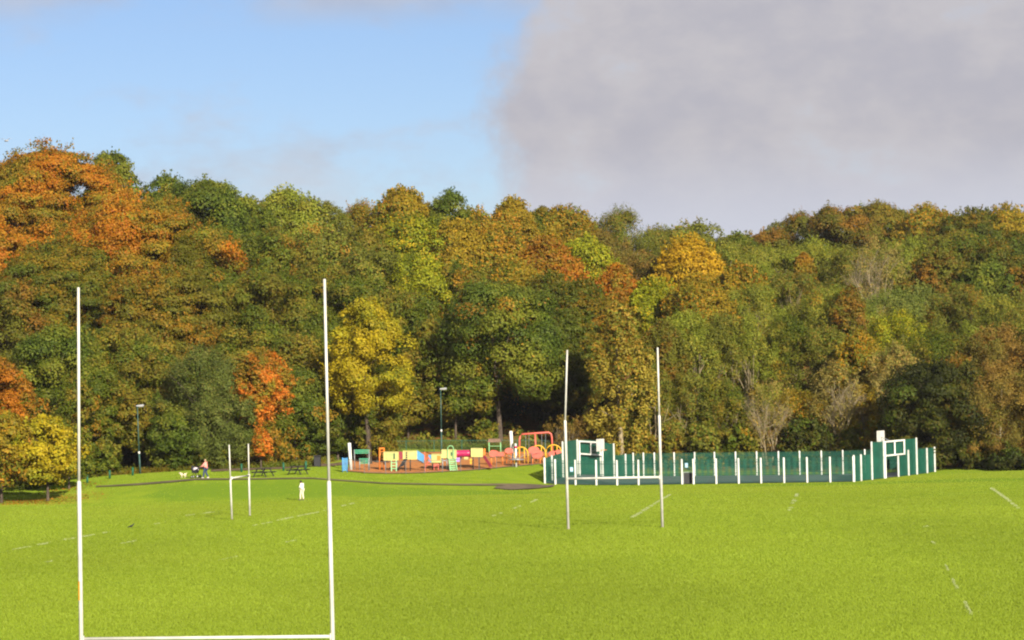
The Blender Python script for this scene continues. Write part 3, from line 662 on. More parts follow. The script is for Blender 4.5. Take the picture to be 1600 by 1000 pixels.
MB().box(p+Vector((0, 0, .48)), (.66, .6, .96)).build('body', 'black', o, bevel=.04); MB().box(p+Vector((0, 0, 1.02)), (.74, .68, .12)).build('lid', 'rubber', o, bevel=.05)
def picnic(p, label):
    g = thing('picnic_table', p, label, 'picnic table', 'picnic tables on the grass bank'); rz = R(14); m = Matrix.Rotation(rz, 3, 'Z'); w = lambda x, y, z: p+m@Vector((x, y, z))
    def plank(mb, y0, z, wd): mb.hexa([w(-.9, y0, z), w(.9, y0, z), w(.9, y0+wd, z), w(-.9, y0+wd, z)], [w(-.9, y0, z+.045), w(.9, y0, z+.045), w(.9, y0+wd, z+.045), w(-.9, y0+wd, z+.045)])
    t = MB(); [plank(t, -.37+k*.15, .74, .135) for k in range(5)]; t.build('table_top', 'bench', g)
    for s in (-1, 1):
        t = MB(); plank(t, s*.72-.14, .44, .13); plank(t, s*.72+.01, .44, .13); t.build('seat', 'bench', g)
        for x in (-.66, .66): MB().bar(w(x, s*.25, .74), w(x, s*.68, 0), .05, .10, up=(1, 0, 0)).build('leg', 'bench', g)
    t = MB(); [t.bar(w(x, -.82, .41), w(x, .82, .41), .05, .09) for x in (-.71, .71)]; t.build('cross_beam', 'bench', g); return g
# the tables are seen from their ends, so turn them a quarter
def picnic_at(u, y, label, src=None, turn=0):
    p = G2(u, y)
    if src is None: g = picnic(p, label)
    else: g = copy_tree(src); g.location = p; g['label'] = label
    return g
pt = picnic_at(412, 231.5, 'dark picnic table nearer the small far rugby goal')
pt.rotation_euler = (0, 0, R(50))
pt2 = picnic_at(465.5, 234, 'dark picnic table to the right, nearer the black litter bin', pt); pt2.rotation_euler = (0, 0, R(53))

# ------------------------------------------------------------------ figures
def skin_mesh(name, joints, edges, m, parent, root=0, sub=2):
    off = woff(parent); ks = list(joints); me = bpy.data.meshes.new(name)
    me.from_pydata([Vector(joints[k][0])-off for k in ks], [(ks.index(a), ks.index(b)) for a, b in edges], [])
    o = link(name, me, parent); me.materials.append(M[m] if isinstance(m, str) else m)
    s = o.modifiers.new('skin', 'SKIN'); s.use_smooth_shade = True
    if not me.skin_vertices: me.attributes.new  # noqa
    for i, k in enumerate(ks):
        r = joints[k][1]; r = r if isinstance(r, tuple) else (r, r); sv_ = me.skin_vertices[0].data[i]; sv_.radius = r; sv_.use_root = (i == root)
    b = o.modifiers.new('subsurf', 'SUBSURF'); b.levels = sub; b.render_levels = sub
    return o
def person(p, h, yaw, pose, label, top, legs_m, hair, shoe, grow=1.0, sleeves=True):
    """p: feet point, yaw: facing direction (0 = +Y, away from the camera)"""
    g = thing('person', p, label, 'person'); m = Matrix.Rotation(yaw, 3, 'Z'); s = h/1.75
    def w(v): return p+m@(Vector(v)*s)
    J = dict(pelvis=((0, 0, .95), .135), waist=((0, -.01, 1.10), .125), chest=((0, -.02, 1.30), .15), neckb=((0, 0, 1.45), .07), neck=((0, .03, 1.52), .055), head=((0, .05, 1.62), .085), crown=((0, .045, 1.70), .08),
             lsh=((-.17, -.01, 1.41), .06), rsh=((.17, -.01, 1.41), .06), lhip=((-.09, 0, .90), .095), rhip=((.09, 0, .90), .095))
    J.update(pose); J = {k: (w(v[0]), v[1]*s) for k, v in J.items()}
    E = [('pelvis', 'waist'), ('waist', 'chest'), ('chest', 'neckb'), ('neckb', 'neck'), ('neck', 'head'), ('head', 'crown')]
    for d in 'lr': E += [('chest', d+'sh'), (d+'sh', d+'el'), (d+'el', d+'wr'), (d+'wr', d+'ha'), ('pelvis', d+'hip'), (d+'hip', d+'kn'), (d+'kn', d+'an'), (d+'an', d+'to')]
    # fingers and a thumb on each hand
    for d in 'lr':
        hd = J[d+'ha'][0]; dr = (hd-J[d+'wr'][0]).normalized(); sd = m@Vector((0, 1, 0)); cu = m@Vector((1 if d == 'l' else -1, 0, 0))
        for k in range(4):
            a = hd+sd*(k-1.5)*.019*s+dr*.03*s; L = (.030, .036, .034, .026)[k]*s
            J[d+'f%d' % k] = (a, .0085*s); J[d+'g%d' % k] = (a+dr*L+cu*.008*s, .008*s); J[d+'h%d' % k] = (a+dr*L*1.7+cu*.026*s, .006*s)
            E += [(d+'ha', d+'f%d' % k), (d+'f%d' % k, d+'g%d' % k), (d+'g%d' % k, d+'h%d' % k)]
        J[d+'t0'] = (hd+sd*.036*s-dr*.02*s, .010*s); J[d+'t1'] = (hd+sd*.05*s+dr*.02*s+cu*.012*s, .008*s); E += [(d+'ha', d+'t0'), (d+'t0', d+'t1')]
    skin_mesh('body', J, E, 'skin', g)
    def sub(keys): return {k: (J[k][0], J[k][1]) for k in keys}
    tk = ['waist', 'pelvis', 'chest', 'neckb', 'lsh', 'rsh', 'lel', 'rel', 'lwr', 'rwr']; JT = sub(tk)
    JT = {k: (v[0], v[1]*1.0+.028*s*grow) for k, v in JT.items()}
    skin_mesh('top', JT, [('waist', 'pelvis'), ('waist', 'chest'), ('chest', 'neckb'), ('chest', 'lsh'), ('chest', 'rsh'), ('lsh', 'lel'), ('rsh', 'rel'), ('lel', 'lwr'), ('rel', 'rwr')], top, g)
    JL = {k: (v[0], v[1]+.022*s) for k, v in sub(['pelvis', 'lhip', 'rhip', 'lkn', 'rkn', 'lan', 'ran']).items()}
    skin_mesh('trousers', JL, [('pelvis', 'lhip'), ('pelvis', 'rhip'), ('lhip', 'lkn'), ('rhip', 'rkn'), ('lkn', 'lan'), ('rkn', 'ran')], legs_m, g)
    hc = J['head'][0]; f = m@Vector((0, 1, 0)); up = Vector((0, 0, 1)); rt = m@Vector((1, 0, 0))
    hh = MB(); hh.ball(hc-f*.018*s+up*.045*s, (.098*s, .105*s, .10*s), 12, 8); hh.ball(hc-f*.05*s-up*.01*s, (.088*s, .07*s, .095*s), 10, 7); hh.build('hair', hair, g, True)
    fc = MB(); fc.tube([hc+f*.085*s+up*.02*s, hc+f*.115*s-up*.018*s], [.010*s, .018*s], 6)
    for e in (-1, 1): fc.ball(hc+rt*e*.088*s, (.014*s, .02*s, .03*s), 6, 5)
    fc.build('nose_and_ears', 'skin', g, True)
    ey = MB(); [ey.ball(hc+f*.083*s+rt*e*.033*s+up*.02*s, .011*s, 6, 5) for e in (-1, 1)]; ey.build('eyes', 'darkhair', g, True)
    MB().ball(hc+f*.084*s-up*.045*s, (.026*s, .008*s, .007*s), 8, 5).build('mouth', 'coral', g, True)
    for d in 'lr':
        a, t = J[d+'an'][0], J[d+'to'][0]; c = (a+t)/2; c.z = min(a.z, t.z); MB().ball(Vector((c.x, c.y, max(c.z-.01, p.z+.045))), (.055*s, .14*s, .05*s), 10, 7, rot=Matrix.Rotation(math.atan2((t-a).y, (t-a).x)-math.pi/2, 3, 'Z')).build('shoe', shoe, g, True)
    return g, J
# man in white: seen from behind and the side, head bowed, arms folded in front, weight on the right leg
pm = G(472, 781.5)
person(pm, 1.70, R(62), dict(neck=((0, .06, 1.51), .055), head=((0, .12, 1.58), .085), crown=((0, .13, 1.66), .08), chest=((0, -.05, 1.29), .16), waist=((0, -.02, 1.08), .135), neckb=((0, .01, 1.44), .075),
   lel=((-.24, .06, 1.13), .048), lwr=((-.10, .23, 1.12), .036), lha=((-.03, .25, 1.13), .034), rel=((.24, .06, 1.13), .048), rwr=((.10, .24, 1.16), .036), rha=((.03, .26, 1.17), .034),
   lkn=((-.10, .10, .50), .062), lan=((-.11, .10, .09), .045), lto=((-.13, .24, .04), .035), rkn=((.08, -.03, .50), .062), ran=((.08, -.10, .09), .045), rto=((.09, .04, .04), .035)),
   'man in white top and cream trousers standing alone on the pitch', 'shirt', 'cream', 'darkhair', 'greyshoe')
# woman with a pram: faces left, arms forward to the handle
pw_ = G(321.5, 747.3)
person(pw_, 1.72, R(68), dict(waist=((0, 0, 1.08), .15), chest=((0, .0, 1.30), .17), pelvis=((0, 0, .95), .15),
   lel=((-.25, .16, 1.14), .048), lwr=((-.20, .40, 1.06), .034), lha=((-.20, .48, 1.05), .034), rel=((.25, .14, 1.14), .048), rwr=((.20, .40, 1.06), .034), rha=((.20, .48, 1.05), .034),
   lkn=((-.10, .14, .50), .065), lan=((-.10, .20, .09), .045), lto=((-.10, .34, .04), .035), rkn=((.10, .02, .50), .065), ran=((.10, -.22, .12), .045), rto=((.10, -.10, .04), .035)),
   'woman in a coral cardigan and blue jeans pushing a pram along the path', 'coral', 'denim', 'fairhair', 'shoe', grow=1.5)
pp = G(306, 746.5); g = thing('pram', pp, 'black pushchair with a white and pink blanket on the path', 'pram'); mX = Matrix.Rotation(R(68), 3, 'Z'); w = lambda x, y, z: pp+mX@Vector((x, y, z))
fr = MB()
for s in (-.23, .23): fr.tube([w(s, -.48, 1.04), w(s, -.30, .80), w(s, .05, .45), w(s, .32, .14)], .022, 6); fr.tube([w(s, -.30, .14), w(s, -.02, .50)], .02, 6)
fr.tube([w(-.23, -.48, 1.04), w(.23, -.48, 1.04)], .024, 6); fr.tube([w(-.23, -.30, .14), w(.23, -.30, .14)], .018, 6); fr.build('frame', 'black', g, True)
st = MB(); st.hexa([w(-.2, -.20, .42), w(.2, -.20, .42), w(.2, .34, .46), w(-.2, .34, .46)], [w(-.2, -.30, .86), w(.2, -.30, .86), w(.2, .36, .60), w(-.2, .36, .60)]); st.build('seat', 'pram', g, bevel=.04)
MB().ball(w(0, .0, .76), (.20, .30, .20), 12, 8, rot=mX).build('blanket', 'blanket', g, True)
hd = MB(); hd.ball(w(0, .30, .84), (.20, .16, .25), 12, 8, rot=mX); hd.build('hood', 'pram', g, True)
for x, yy, r in ((-.25, -.30, .13), (.25, -.30, .13), (-.2, .32, .10), (.2, .32, .10)):
    wh = MB().tube([w(x-.025, yy, r), w(x+.025, yy, r)], r, 14).build('wheel', 'rubber', g, True); MB().tube([w(x-.03, yy, r), w(x+.03, yy, r)], r*.55, 10).build('hub', 'shoe', wh, True)
# dog
pd = G(286.5, 747); g = thing('dog', pd, 'small cream dog with dark ears walking ahead of the pram', 'dog'); mX = Matrix.Rotation(R(80), 3, 'Z'); w = lambda x, y, z: pd+mX@Vector((x, y, z))
J = dict(hip=(w(0, -.20, .34), .095), mid=(w(0, .0, .33), .10), ches=(w(0, .17, .33), .125), neck=(w(0, .27, .43), .075), skull=(w(0, .35, .50), .075), muz=(w(0, .45, .47), .035))
E = [('hip', 'mid'), ('mid', 'ches'), ('ches', 'neck'), ('neck', 'skull'), ('skull', 'muz')]
for s, n in ((-1, 'l'), (1, 'r')):
    J[n+'fs'] = (w(s*.07, .16, .26), .045); J[n+'fe'] = (w(s*.07, .15+.05*s, .14), .028); J[n+'fp'] = (w(s*.07, .18+.08*s, .025), .025)
    J[n+'hk'] = (w(s*.07, -.16-.03*s, .22), .05); J[n+'hh'] = (w(s*.07, -.27-.05*s, .13), .024); J[n+'hp'] = (w(s*.07, -.23-.08*s, .025), .025)
    E += [('ches', n+'fs'), (n+'fs', n+'fe'), (n+'fe', n+'fp'), ('hip', n+'hk'), (n+'hk', n+'hh'), (n+'hh', n+'hp')]
J['t1'] = (w(0, -.30, .42), .025); J['t2'] = (w(0, -.36, .54), .015); E += [('hip', 't1'), ('t1', 't2')]
skin_mesh('body', J, E, 'fur', g)
e = MB(); [e.ball(w(s*.065, .33, .53), (.02, .04, .055), 7, 6) for s in (-1, 1)]; e.ball(w(0, .485, .475), .018, 6, 5); e.build('ears_and_nose', 'darkfur', g, True)
MB().ball(w(0, -.02, .37), (.105, .11, .075), 10, 7, rot=mX).build('saddle_patch', 'darkfur', g, True)
# crow on the pitch and a gull in the sky
pc_ = G(205, 826); g = thing('crow', pc_, 'black crow standing on the grass by the far left touchline', 'bird'); mX = Matrix.Rotation(R(-80), 3, 'Z'); w = lambda x, y, z: pc_+mX@Vector((x, y, z))
J = dict(b=(w(0, 0, .17), .065), c=(w(0, .08, .20), .06), n=(w(0, .13, .26), .038), h=(w(0, .16, .31), .036), t=(w(0, -.14, .13), .035), tt=(w(0, -.24, .09), .02), k=(w(0, .22, .305), .012), kk=(w(0, .25, .30), .005))
skin_mesh('body', J, [('b', 'c'), ('c', 'n'), ('n', 'h'), ('h', 'k'), ('k', 'kk'), ('b', 't'), ('t', 'tt')], 'feather', g)
l_ = MB(); [l_.tube([w(s*.03, .02, .12), w(s*.03, .03, .0), w(s*.03, .07, .005)], .008, 5) for s in (-1, 1)]; l_.build('legs', 'feather', g)
pg = P(10, 220, 240); g = thing('gull', pg, 'tiny pale gull gliding in the sky above the left treetops', 'bird')
MB().ball(pg, (.10, .28, .09), 8, 6, rot=Matrix.Rotation(R(60), 3, 'Z')).build('body', 'gull', g, True)
for s in (-1, 1):
    a = pg+Vector((0, 0, .03)); b = pg+Vector((s*.30, 0, .22)); c = pg+Vector((s*.62, .1, .12)); wg = MB(); wg.hexa([a+Vector((0, -.08, 0)), b+Vector((0, -.08, 0)), b+Vector((0, .10, 0)), a+Vector((0, .10, 0))], [a+Vector((0, -.08, .02)), b+Vector((0, -.08, .02)), b+Vector((0, .10, .02)), a+Vector((0, .10, .02))])
    wg.add([b+Vector((0, -.08, 0)), c, b+Vector((0, .1, 0)), b+Vector((0, -.08, .02)), b+Vector((0, .1, .02))], [(0, 1, 3), (2, 4, 1), (0, 2, 1), (3, 1, 4)]); wg.build('wing', 'gull', g)

# ------------------------------------------------------------------ trees
GAIN = .70
PAL = {k: (np.array([lin(c) for c in a])*GAIN, np.array([lin(c) for c in b])*GAIN, f) for k, (a, b, f) in dict(
 DG=([(92, 104, 32), (108, 118, 38), (80, 94, 30)], [(122, 122, 38), (134, 126, 42)], .40),
 HO=([(58, 60, 22), (70, 70, 24), (48, 52, 18)], [(96, 84, 28), (84, 88, 28)], .35),  # dark leaves; also carries the shade of the hollows and the right oak
 OG=([(104, 112, 32), (122, 124, 35), (90, 102, 29)], [(132, 118, 38), (140, 110, 36)], .38),
 GB=([(134, 130, 46), (144, 134, 50), (118, 118, 42)], [(112, 122, 42), (158, 126, 50)], .45),
 PG=([(150, 150, 48), (162, 160, 54), (134, 140, 46)], [(168, 150, 54), (124, 126, 46)], .45),
 BG=([(126, 134, 54), (138, 142, 58), (114, 122, 50)], [(144, 136, 60), (112, 118, 56)], .4),
 YG=([(158, 154, 32), (176, 166, 36), (136, 138, 30)], [(196, 160, 36), (120, 126, 32)], .4),
 YL=([(202, 176, 32), (210, 186, 42), (188, 168, 32)], [(170, 160, 34), (154, 150, 36)], .45),
 GO=([(170, 146, 38), (182, 150, 38), (152, 136, 38)], [(126, 126, 38), (186, 134, 34), (112, 116, 34)], .55),
 OC=([(186, 132, 34), (166, 126, 34), (150, 122, 34)], [(112, 108, 30), (98, 100, 28)], .58),
 GL=([(206, 166, 34), (216, 172, 38), (190, 150, 32)], [(150, 136, 36), (120, 118, 34)], .35),
 RU=([(205, 128, 32), (190, 114, 30), (214, 140, 34)], [(136, 114, 34), (160, 110, 32)], .35),
 OR=([(246, 142, 42), (238, 126, 34), (248, 158, 54)], [(150, 122, 38), (120, 114, 36)], .50),
 OB=([(194, 130, 32), (204, 142, 36), (198, 114, 26)], [(136, 122, 34), (108, 106, 30), (160, 128, 36)], .52),
 OL=([(170, 126, 32), (144, 118, 32), (124, 112, 32)], [(98, 100, 30), (82, 88, 26)], .6),
 RO=([(204, 122, 32), (190, 110, 28), (202, 138, 36)], [(142, 122, 34), (166, 116, 32)], .62),
 RB=([(164, 112, 40), (142, 104, 38), (178, 120, 40)], [(116, 108, 36), (104, 100, 34)], .6),
 BR=([(168, 126, 58), (150, 112, 52), (180, 136, 64)], [(136, 116, 50), (120, 106, 46)], .4),
 WG=([(118, 122, 56), (132, 134, 62), (102, 110, 50)], [(136, 126, 62), (100, 110, 46)], .4),
 TN=([(186, 160, 92), (170, 146, 82), (150, 132, 70)], [(150, 140, 66), (190, 150, 80)], .5),
 PO=([(190, 160, 62), (206, 172, 72), (160, 140, 50)], [(128, 126, 44), (176, 132, 48)], .45)).items()}
HUE = np.array([.91, 1.04, .93])
ACC = np.array([lin(c) for c in ((190, 130, 34), (104, 126, 38), (160, 152, 42), (136, 120, 38), (90, 112, 36), (124, 130, 42))])*GAIN
def vnoise(p, s, rs):
    """cheap smooth noise 0..1 from a few random sine waves"""
    v = np.zeros(len(p))
    for _ in range(6):
        k = rs.normal(size=3)*s; v += np.sin(p@k+rs.uniform(0, 6.28))
    return .5+.5*np.tanh(v/1.9)
def leaves_mesh(name, C, N, size, pal, rs, aspect=.6, clump=None, patch=.35):
    n = len(C); N = N/np.linalg.norm(N, axis=1, keepdims=True)
    r = rs.normal(size=(n, 3)); A = np.cross(N, r); A /= np.linalg.norm(A, axis=1, keepdims=True)+1e-6; B = np.cross(N, A)
    s = size*rs.uniform(.6, 1.35, (n, 1)); a = A*s*.5; b = B*s*.5*aspect
    V = np.stack([C+a, C+b+N*s*.08, C-a, C-b+N*s*.08], 1).reshape(-1, 3); F = np.arange(4*n).reshape(-1, 4)
    me = np_mesh(name, V, F, 4); me.materials.append(LEAF)
    a_, b_, f = PAL[pal]; hq = 1 if pal in ('YL', 'OR', 'OB', 'OC', 'GL', 'GO', 'RO', 'RU') else HUE; a_ = a_*hq; b_ = b_*hq; nz = vnoise(C, patch, rs)*.50+vnoise(C, patch*3.2, rs)*.28+rs.uniform(0, .22, n)
    if clump is not None: nz = nz*.65+clump*.35
    th = np.quantile(nz, 1-f); w = np.clip((nz-th)/.24+.5, 0, 1)[:, None]
    ca = a_[rs.integers(0, len(a_), n)]; cb = b_[rs.integers(0, len(b_), n)]
    c = ca*(1-w)+cb*w; ac = vnoise(C, .9, np.random.default_rng(n)) > .90; c = np.where((ac & (rs.uniform(size=n) < .6))[:, None], ACC[rs.integers(0, len(ACC), n)] if pal == 'zz' else c*.45+.55*ACC[np.random.default_rng(n+1).integers(0, len(ACC))], c); c = c*rs.uniform(.90, 1.10, (n, 1))
    if clump is not None: c = c*(.74+.52*clump[:, None])
    at_ = me.attributes.new('tint', 'FLOAT_COLOR', 'POINT'); c4 = np.concatenate([np.clip(c, .002, .9), np.ones((n, 1))], 1)
    at_.data.foreach_set('color', np.repeat(c4, 4, 0).astype(np.float32).ravel()); return me
def _pf(c, pu, pl, lo):
    def f(t):
        up = np.clip((t-c)/(1-c), 0, 1); dn = np.clip((c-t)/c, 0, 1)
        return np.where(t > c, (1-up**pu)**(1/pu), 1-(1-lo)*dn**pl)
    return f
PROF = dict(r=_pf(.42, 2.5, 2, .55), b=_pf(.34, 2.1, 2, .6), o=_pf(.4, 2.2, 2, .5), c=_pf(.45, 1.9, 2, .55), w=_pf(.4, 2.3, 2, .5), s=_pf(.15, 2.4, 2, .9), t=_pf(.62, 2.2, 1.3, .12))
def crown_points(rs, Rr, H, shape, leaf, dens=1.0, core=.30):
    """leaf centres and normals for a crown of radius Rr and height H, base at z = 0"""
    prof = PROF[shape]; rc = dict(r=.27, b=.20, o=.25, c=.28, w=.24, s=.26, t=.3)[shape]*Rr; rc = float(np.clip(rc, .55, 2.4))
    flat = dict(r=.72, b=.42, o=.75, c=1.3, w=.95, s=.8, t=1.0)[shape]
    area = math.pi*Rr*H*1.15; M_ = max(14, int(area/(rc*rc*flat)*.68*(1.35 if shape == 'b' else 1)))
    t = rs.uniform(0, 1, M_)**.80; az = rs.uniform(0, 2*np.pi, M_); keep = (np.sin(az) < .35) | (rs.uniform(size=M_) < .45); t, az = t[keep], az[keep]; M_ = len(t)
    lob = 1+.22*np.sin(az*2+rs.uniform(0, 6))*np.sin(t*5+rs.uniform(0, 6))+.15*np.sin(az*5+t*9+rs.uniform(0, 6))
    rad = prof(t)*Rr*lob*rs.uniform(.60, 1.0, M_)**.8; rad = np.maximum(rad-rc*.30, 0)
    cc = np.stack([np.cos(az)*rad, np.sin(az)*rad, rc*flat*.6+t*(H-rc*flat*1.3)], 1)
    # a few inner clumps close the crown
    mi = int(M_*core); ti = rs.uniform(.1, .9, mi); ai = rs.uniform(0, 6.28, mi); ri = prof(ti)*Rr*rs.uniform(.1, .55, mi)
    cc = np.concatenate([cc, np.stack([np.cos(ai)*ri, np.sin(ai)*ri, ti*H], 1)]); M_ = len(cc)
    crad = rc*rs.uniform(.65, 1.25, M_); cv = rs.uniform(0, 1, M_)
    la = .32*leaf*leaf; per = 4*math.pi*rc*rc*.62/la*dens*.52; n = int(per*M_); idx = rs.integers(0, M_, n)
    d = rs.normal(size=(n, 3)); d /= np.linalg.norm(d, axis=1, keepdims=True)
    out = cc[idx].copy(); out[:, 2] -= H*.42; out /= np.linalg.norm(out, axis=1, keepdims=True)+1e-6
    d = d+out*.55; d[:, 2] += .25; d /= np.linalg.norm(d, axis=1, keepdims=True)
    sh = rs.uniform(.55, 1.05, n)**.7 if shape not in 'wct' else rs.uniform(.15, 1.2, n)
    off = d*(crad[idx]*sh)[:, None]; off[:, 2] *= flat
    bump = 1+.22*vnoise(off*2.2+cc[idx], 1.6, rs)[:, None]; C = cc[idx]+off*bump+rs.normal(size=(n, 3))*leaf*.25
    N = d*1.2+rs.normal(size=(n, 3))*.30+np.array([0, -.08, .10])
    # twiggy sprays breaking the outline
    ns = int(M_*(2.6 if shape in 'bwct' else 1.8)); i2 = rs.integers(0, M_, ns); L = np.minimum(rs.uniform(.35, 1.1, ns)*rc*(1.0 if shape in 'bt' else .75), 1.1); dd = cc[i2].copy(); dd[:, 2] -= H*.3; dd /= np.linalg.norm(dd, axis=1, keepdims=True)+1e-6
    dd += rs.normal(size=(ns, 3))*.35; dd[:, 2] += .3 if shape != 'w' else .1; dd /= np.linalg.norm(dd, axis=1, keepdims=True); kk = 12
    tt = rs.uniform(0, 1, (ns, kk))**.8*1.1+.1; pts = cc[i2][:, None]+dd[:, None]*(crad[i2][:, None]*.62+tt*L[:, None])[..., None]; pts = pts.reshape(-1, 3)+rs.normal(size=(ns*kk, 3))*leaf*.38
    C = np.concatenate([C, pts]); N = np.concatenate([N, rs.normal(size=pts.shape)+np.array([0, -.3, .4])]); cl = np.concatenate([cv[idx], np.repeat(cv[i2], kk)])
    ok = C[:, 2] > -.02*H; return C[ok], N[ok], cl[ok]
def trunk_mesh(rs, H, r0, spread, mname='bark', bare=False):
    mb = MB(); lean = Vector((rs.normal()*.03*H, rs.normal()*.02*H, 0)); top = Vector((0, 0, H*.72))+lean
    pts = [Vector((0, 0, -.3)), Vector((0, 0, .15)), Vector((lean.x*.2, lean.y*.2, H*.22)), Vector((lean.x*.6, lean.y*.6, H*.45)), top]
    mb.tube(pts, [r0*1.6, r0*1.15, r0*.85, r0*.6, r0*.25], 9)
    for k in range(7):
        z = H*rs.uniform(.22, .6); a = rs.uniform(0, 6.28); L = spread*rs.uniform(.5, .85); s = Vector((lean.x*z/H, lean.y*z/H, z))
        e = s+Vector((math.cos(a)*L, math.sin(a)*L, L*rs.uniform(.35, .9))); md = (s+e)/2+Vector((0, 0, -L*.06))
        mb.tube([s, md, e], [r0*.42, r0*.28, r0*.08], 6)
    return mb
def bare_branches(rs, H, Rr, stems=5, fan=.5, deep=4):
    """a many-stemmed leafless fan of branches"""
    mb = MB()
    def grow(p, d, L, r, lv):
        q = p+d*L*.5+Vector(rs.normal(size=3))*L*.03; e = q+(d+Vector((0, 0, .12))).normalized()*L*.5; mb.tube([p, q, e], [r, r*.75, r*.5], 4 if lv > 1 else 6, lv < 2)
        if lv >= deep: return
        for k in range(3 if lv < 3 else 4):
            nd = (d+Vector(rs.normal(size=3))*(.34 if lv else .26)+Vector((0, 0, .10))).normalized(); grow(p+(e-p)*rs.uniform(.45, 1.0), nd, L*rs.uniform(.52, .72), r*.52, lv+1)
    for k in range(stems):
        a = rs.uniform(0, 6.28); tl = rs.uniform(.1, 1)*fan; d = Vector((math.cos(a)*tl, math.sin(a)*tl, 1)).normalized()
        grow(Vector((math.cos(a)*.3, math.sin(a)*.3, -.2)), d, H*.42, H*.011+.03, 0)
    return mb
TREES = []
def tree(px, top, wpx, kind, pal, y=None, h=15., cb=.12, label='', name='tree', cat='tree', leaf=None, group='trees of the autumn wood', trunk='bark', dens=1.0, bottom_row=None):
    seed = int(px*31+top*7+wpx) % 100003; rs = np.random.default_rng(seed)
    if y is None:                                   # farthest slope position at which a tree of height h reaches this row
        ys = np.arange(252, 620, 1.0); d = ray(px, top); f = CAMZ+d.z*ys-T(d.x*ys, ys)-h; k = np.where(f >= 0)[0]
        # rows where a tree of this height would fit; take the first crossing after which the sight line stays above
        y = float(ys[k[0]]) if len(k) else 480.
    base = G2(px, y); H = P(px, top, y).z-base.z; Rr = wpx*y/FPX/2*(1.0 if pal in ('YL', 'OR', 'PO') or kind in 'st' else (1.4 if y > 370 else 1.26))
    if H < 2: return None
    z0 = H*cb if bottom_row is None else max(P(px, bottom_row, y).z-base.z, .05); Hc = H-z0
    g = thing(name, base, label, cat, group); g['tree_depth'] = 0; del g['tree_depth']
    leaf = leaf or (.25 if y < 262 else .29 if y < 330 else .35)
    if kind == 'w': leaf *= .80
    if kind == 't':
        bb = bare_branches(rs, H*.93, Rr, 6 if wpx > 70 else 4, .55); me = bpy.data.meshes.new('branches'); me.from_pydata([tuple(v) for v in bb.v], [], bb.f); me.materials.append(M['palebark']); link('branches', me, g)
        C, N, cl = crown_points(rs, Rr*.9, H*.92, 't', leaf*.62, dens*.16)
        me = leaves_mesh('crown', C, N, leaf*.62, pal, rs, .45, cl); link('crown', me, g)
        return g
    if pal == 'OR': dens *= .6
    C, N, cl = crown_points(rs, Rr*.95, Hc*(.955 if kind in 'rs' else .945), kind, leaf, dens, .6 if y > 330 else .30)
    C[:, 2] += z0
    me = leaves_mesh('crown', C, N, leaf, pal, rs, .42 if kind in 'w' else .62, cl, patch=.35 if y < 330 else .28); link('crown', me, g)
    if kind == 'w' and pal not in ('WG', 'BR') and px > 900:
        bb = bare_branches(rs, H*.92, Rr, 3, .28, 2); me = bpy.data.meshes.new('trunk'); me.from_pydata([(v.x, v.y-Rr*.45*min(1, max(0, v.z/H*2)), v.z) for v in bb.v], [], bb.f); me.materials.append(M['palebark']); link('trunk', me, g)
    elif kind != 's':
        tb_ = trunk_mesh(rs, H, max(.09, H*.016), Rr, trunk); me = bpy.data.meshes.new('trunk'); me.from_pydata([tuple(v) for v in tb_.v], [], tb_.f); me.materials.append(M[trunk]); me.polygons.foreach_set('use_smooth', [True]*len(me.polygons)); link('trunk', me, g)
    return g
SK = 'skyline'
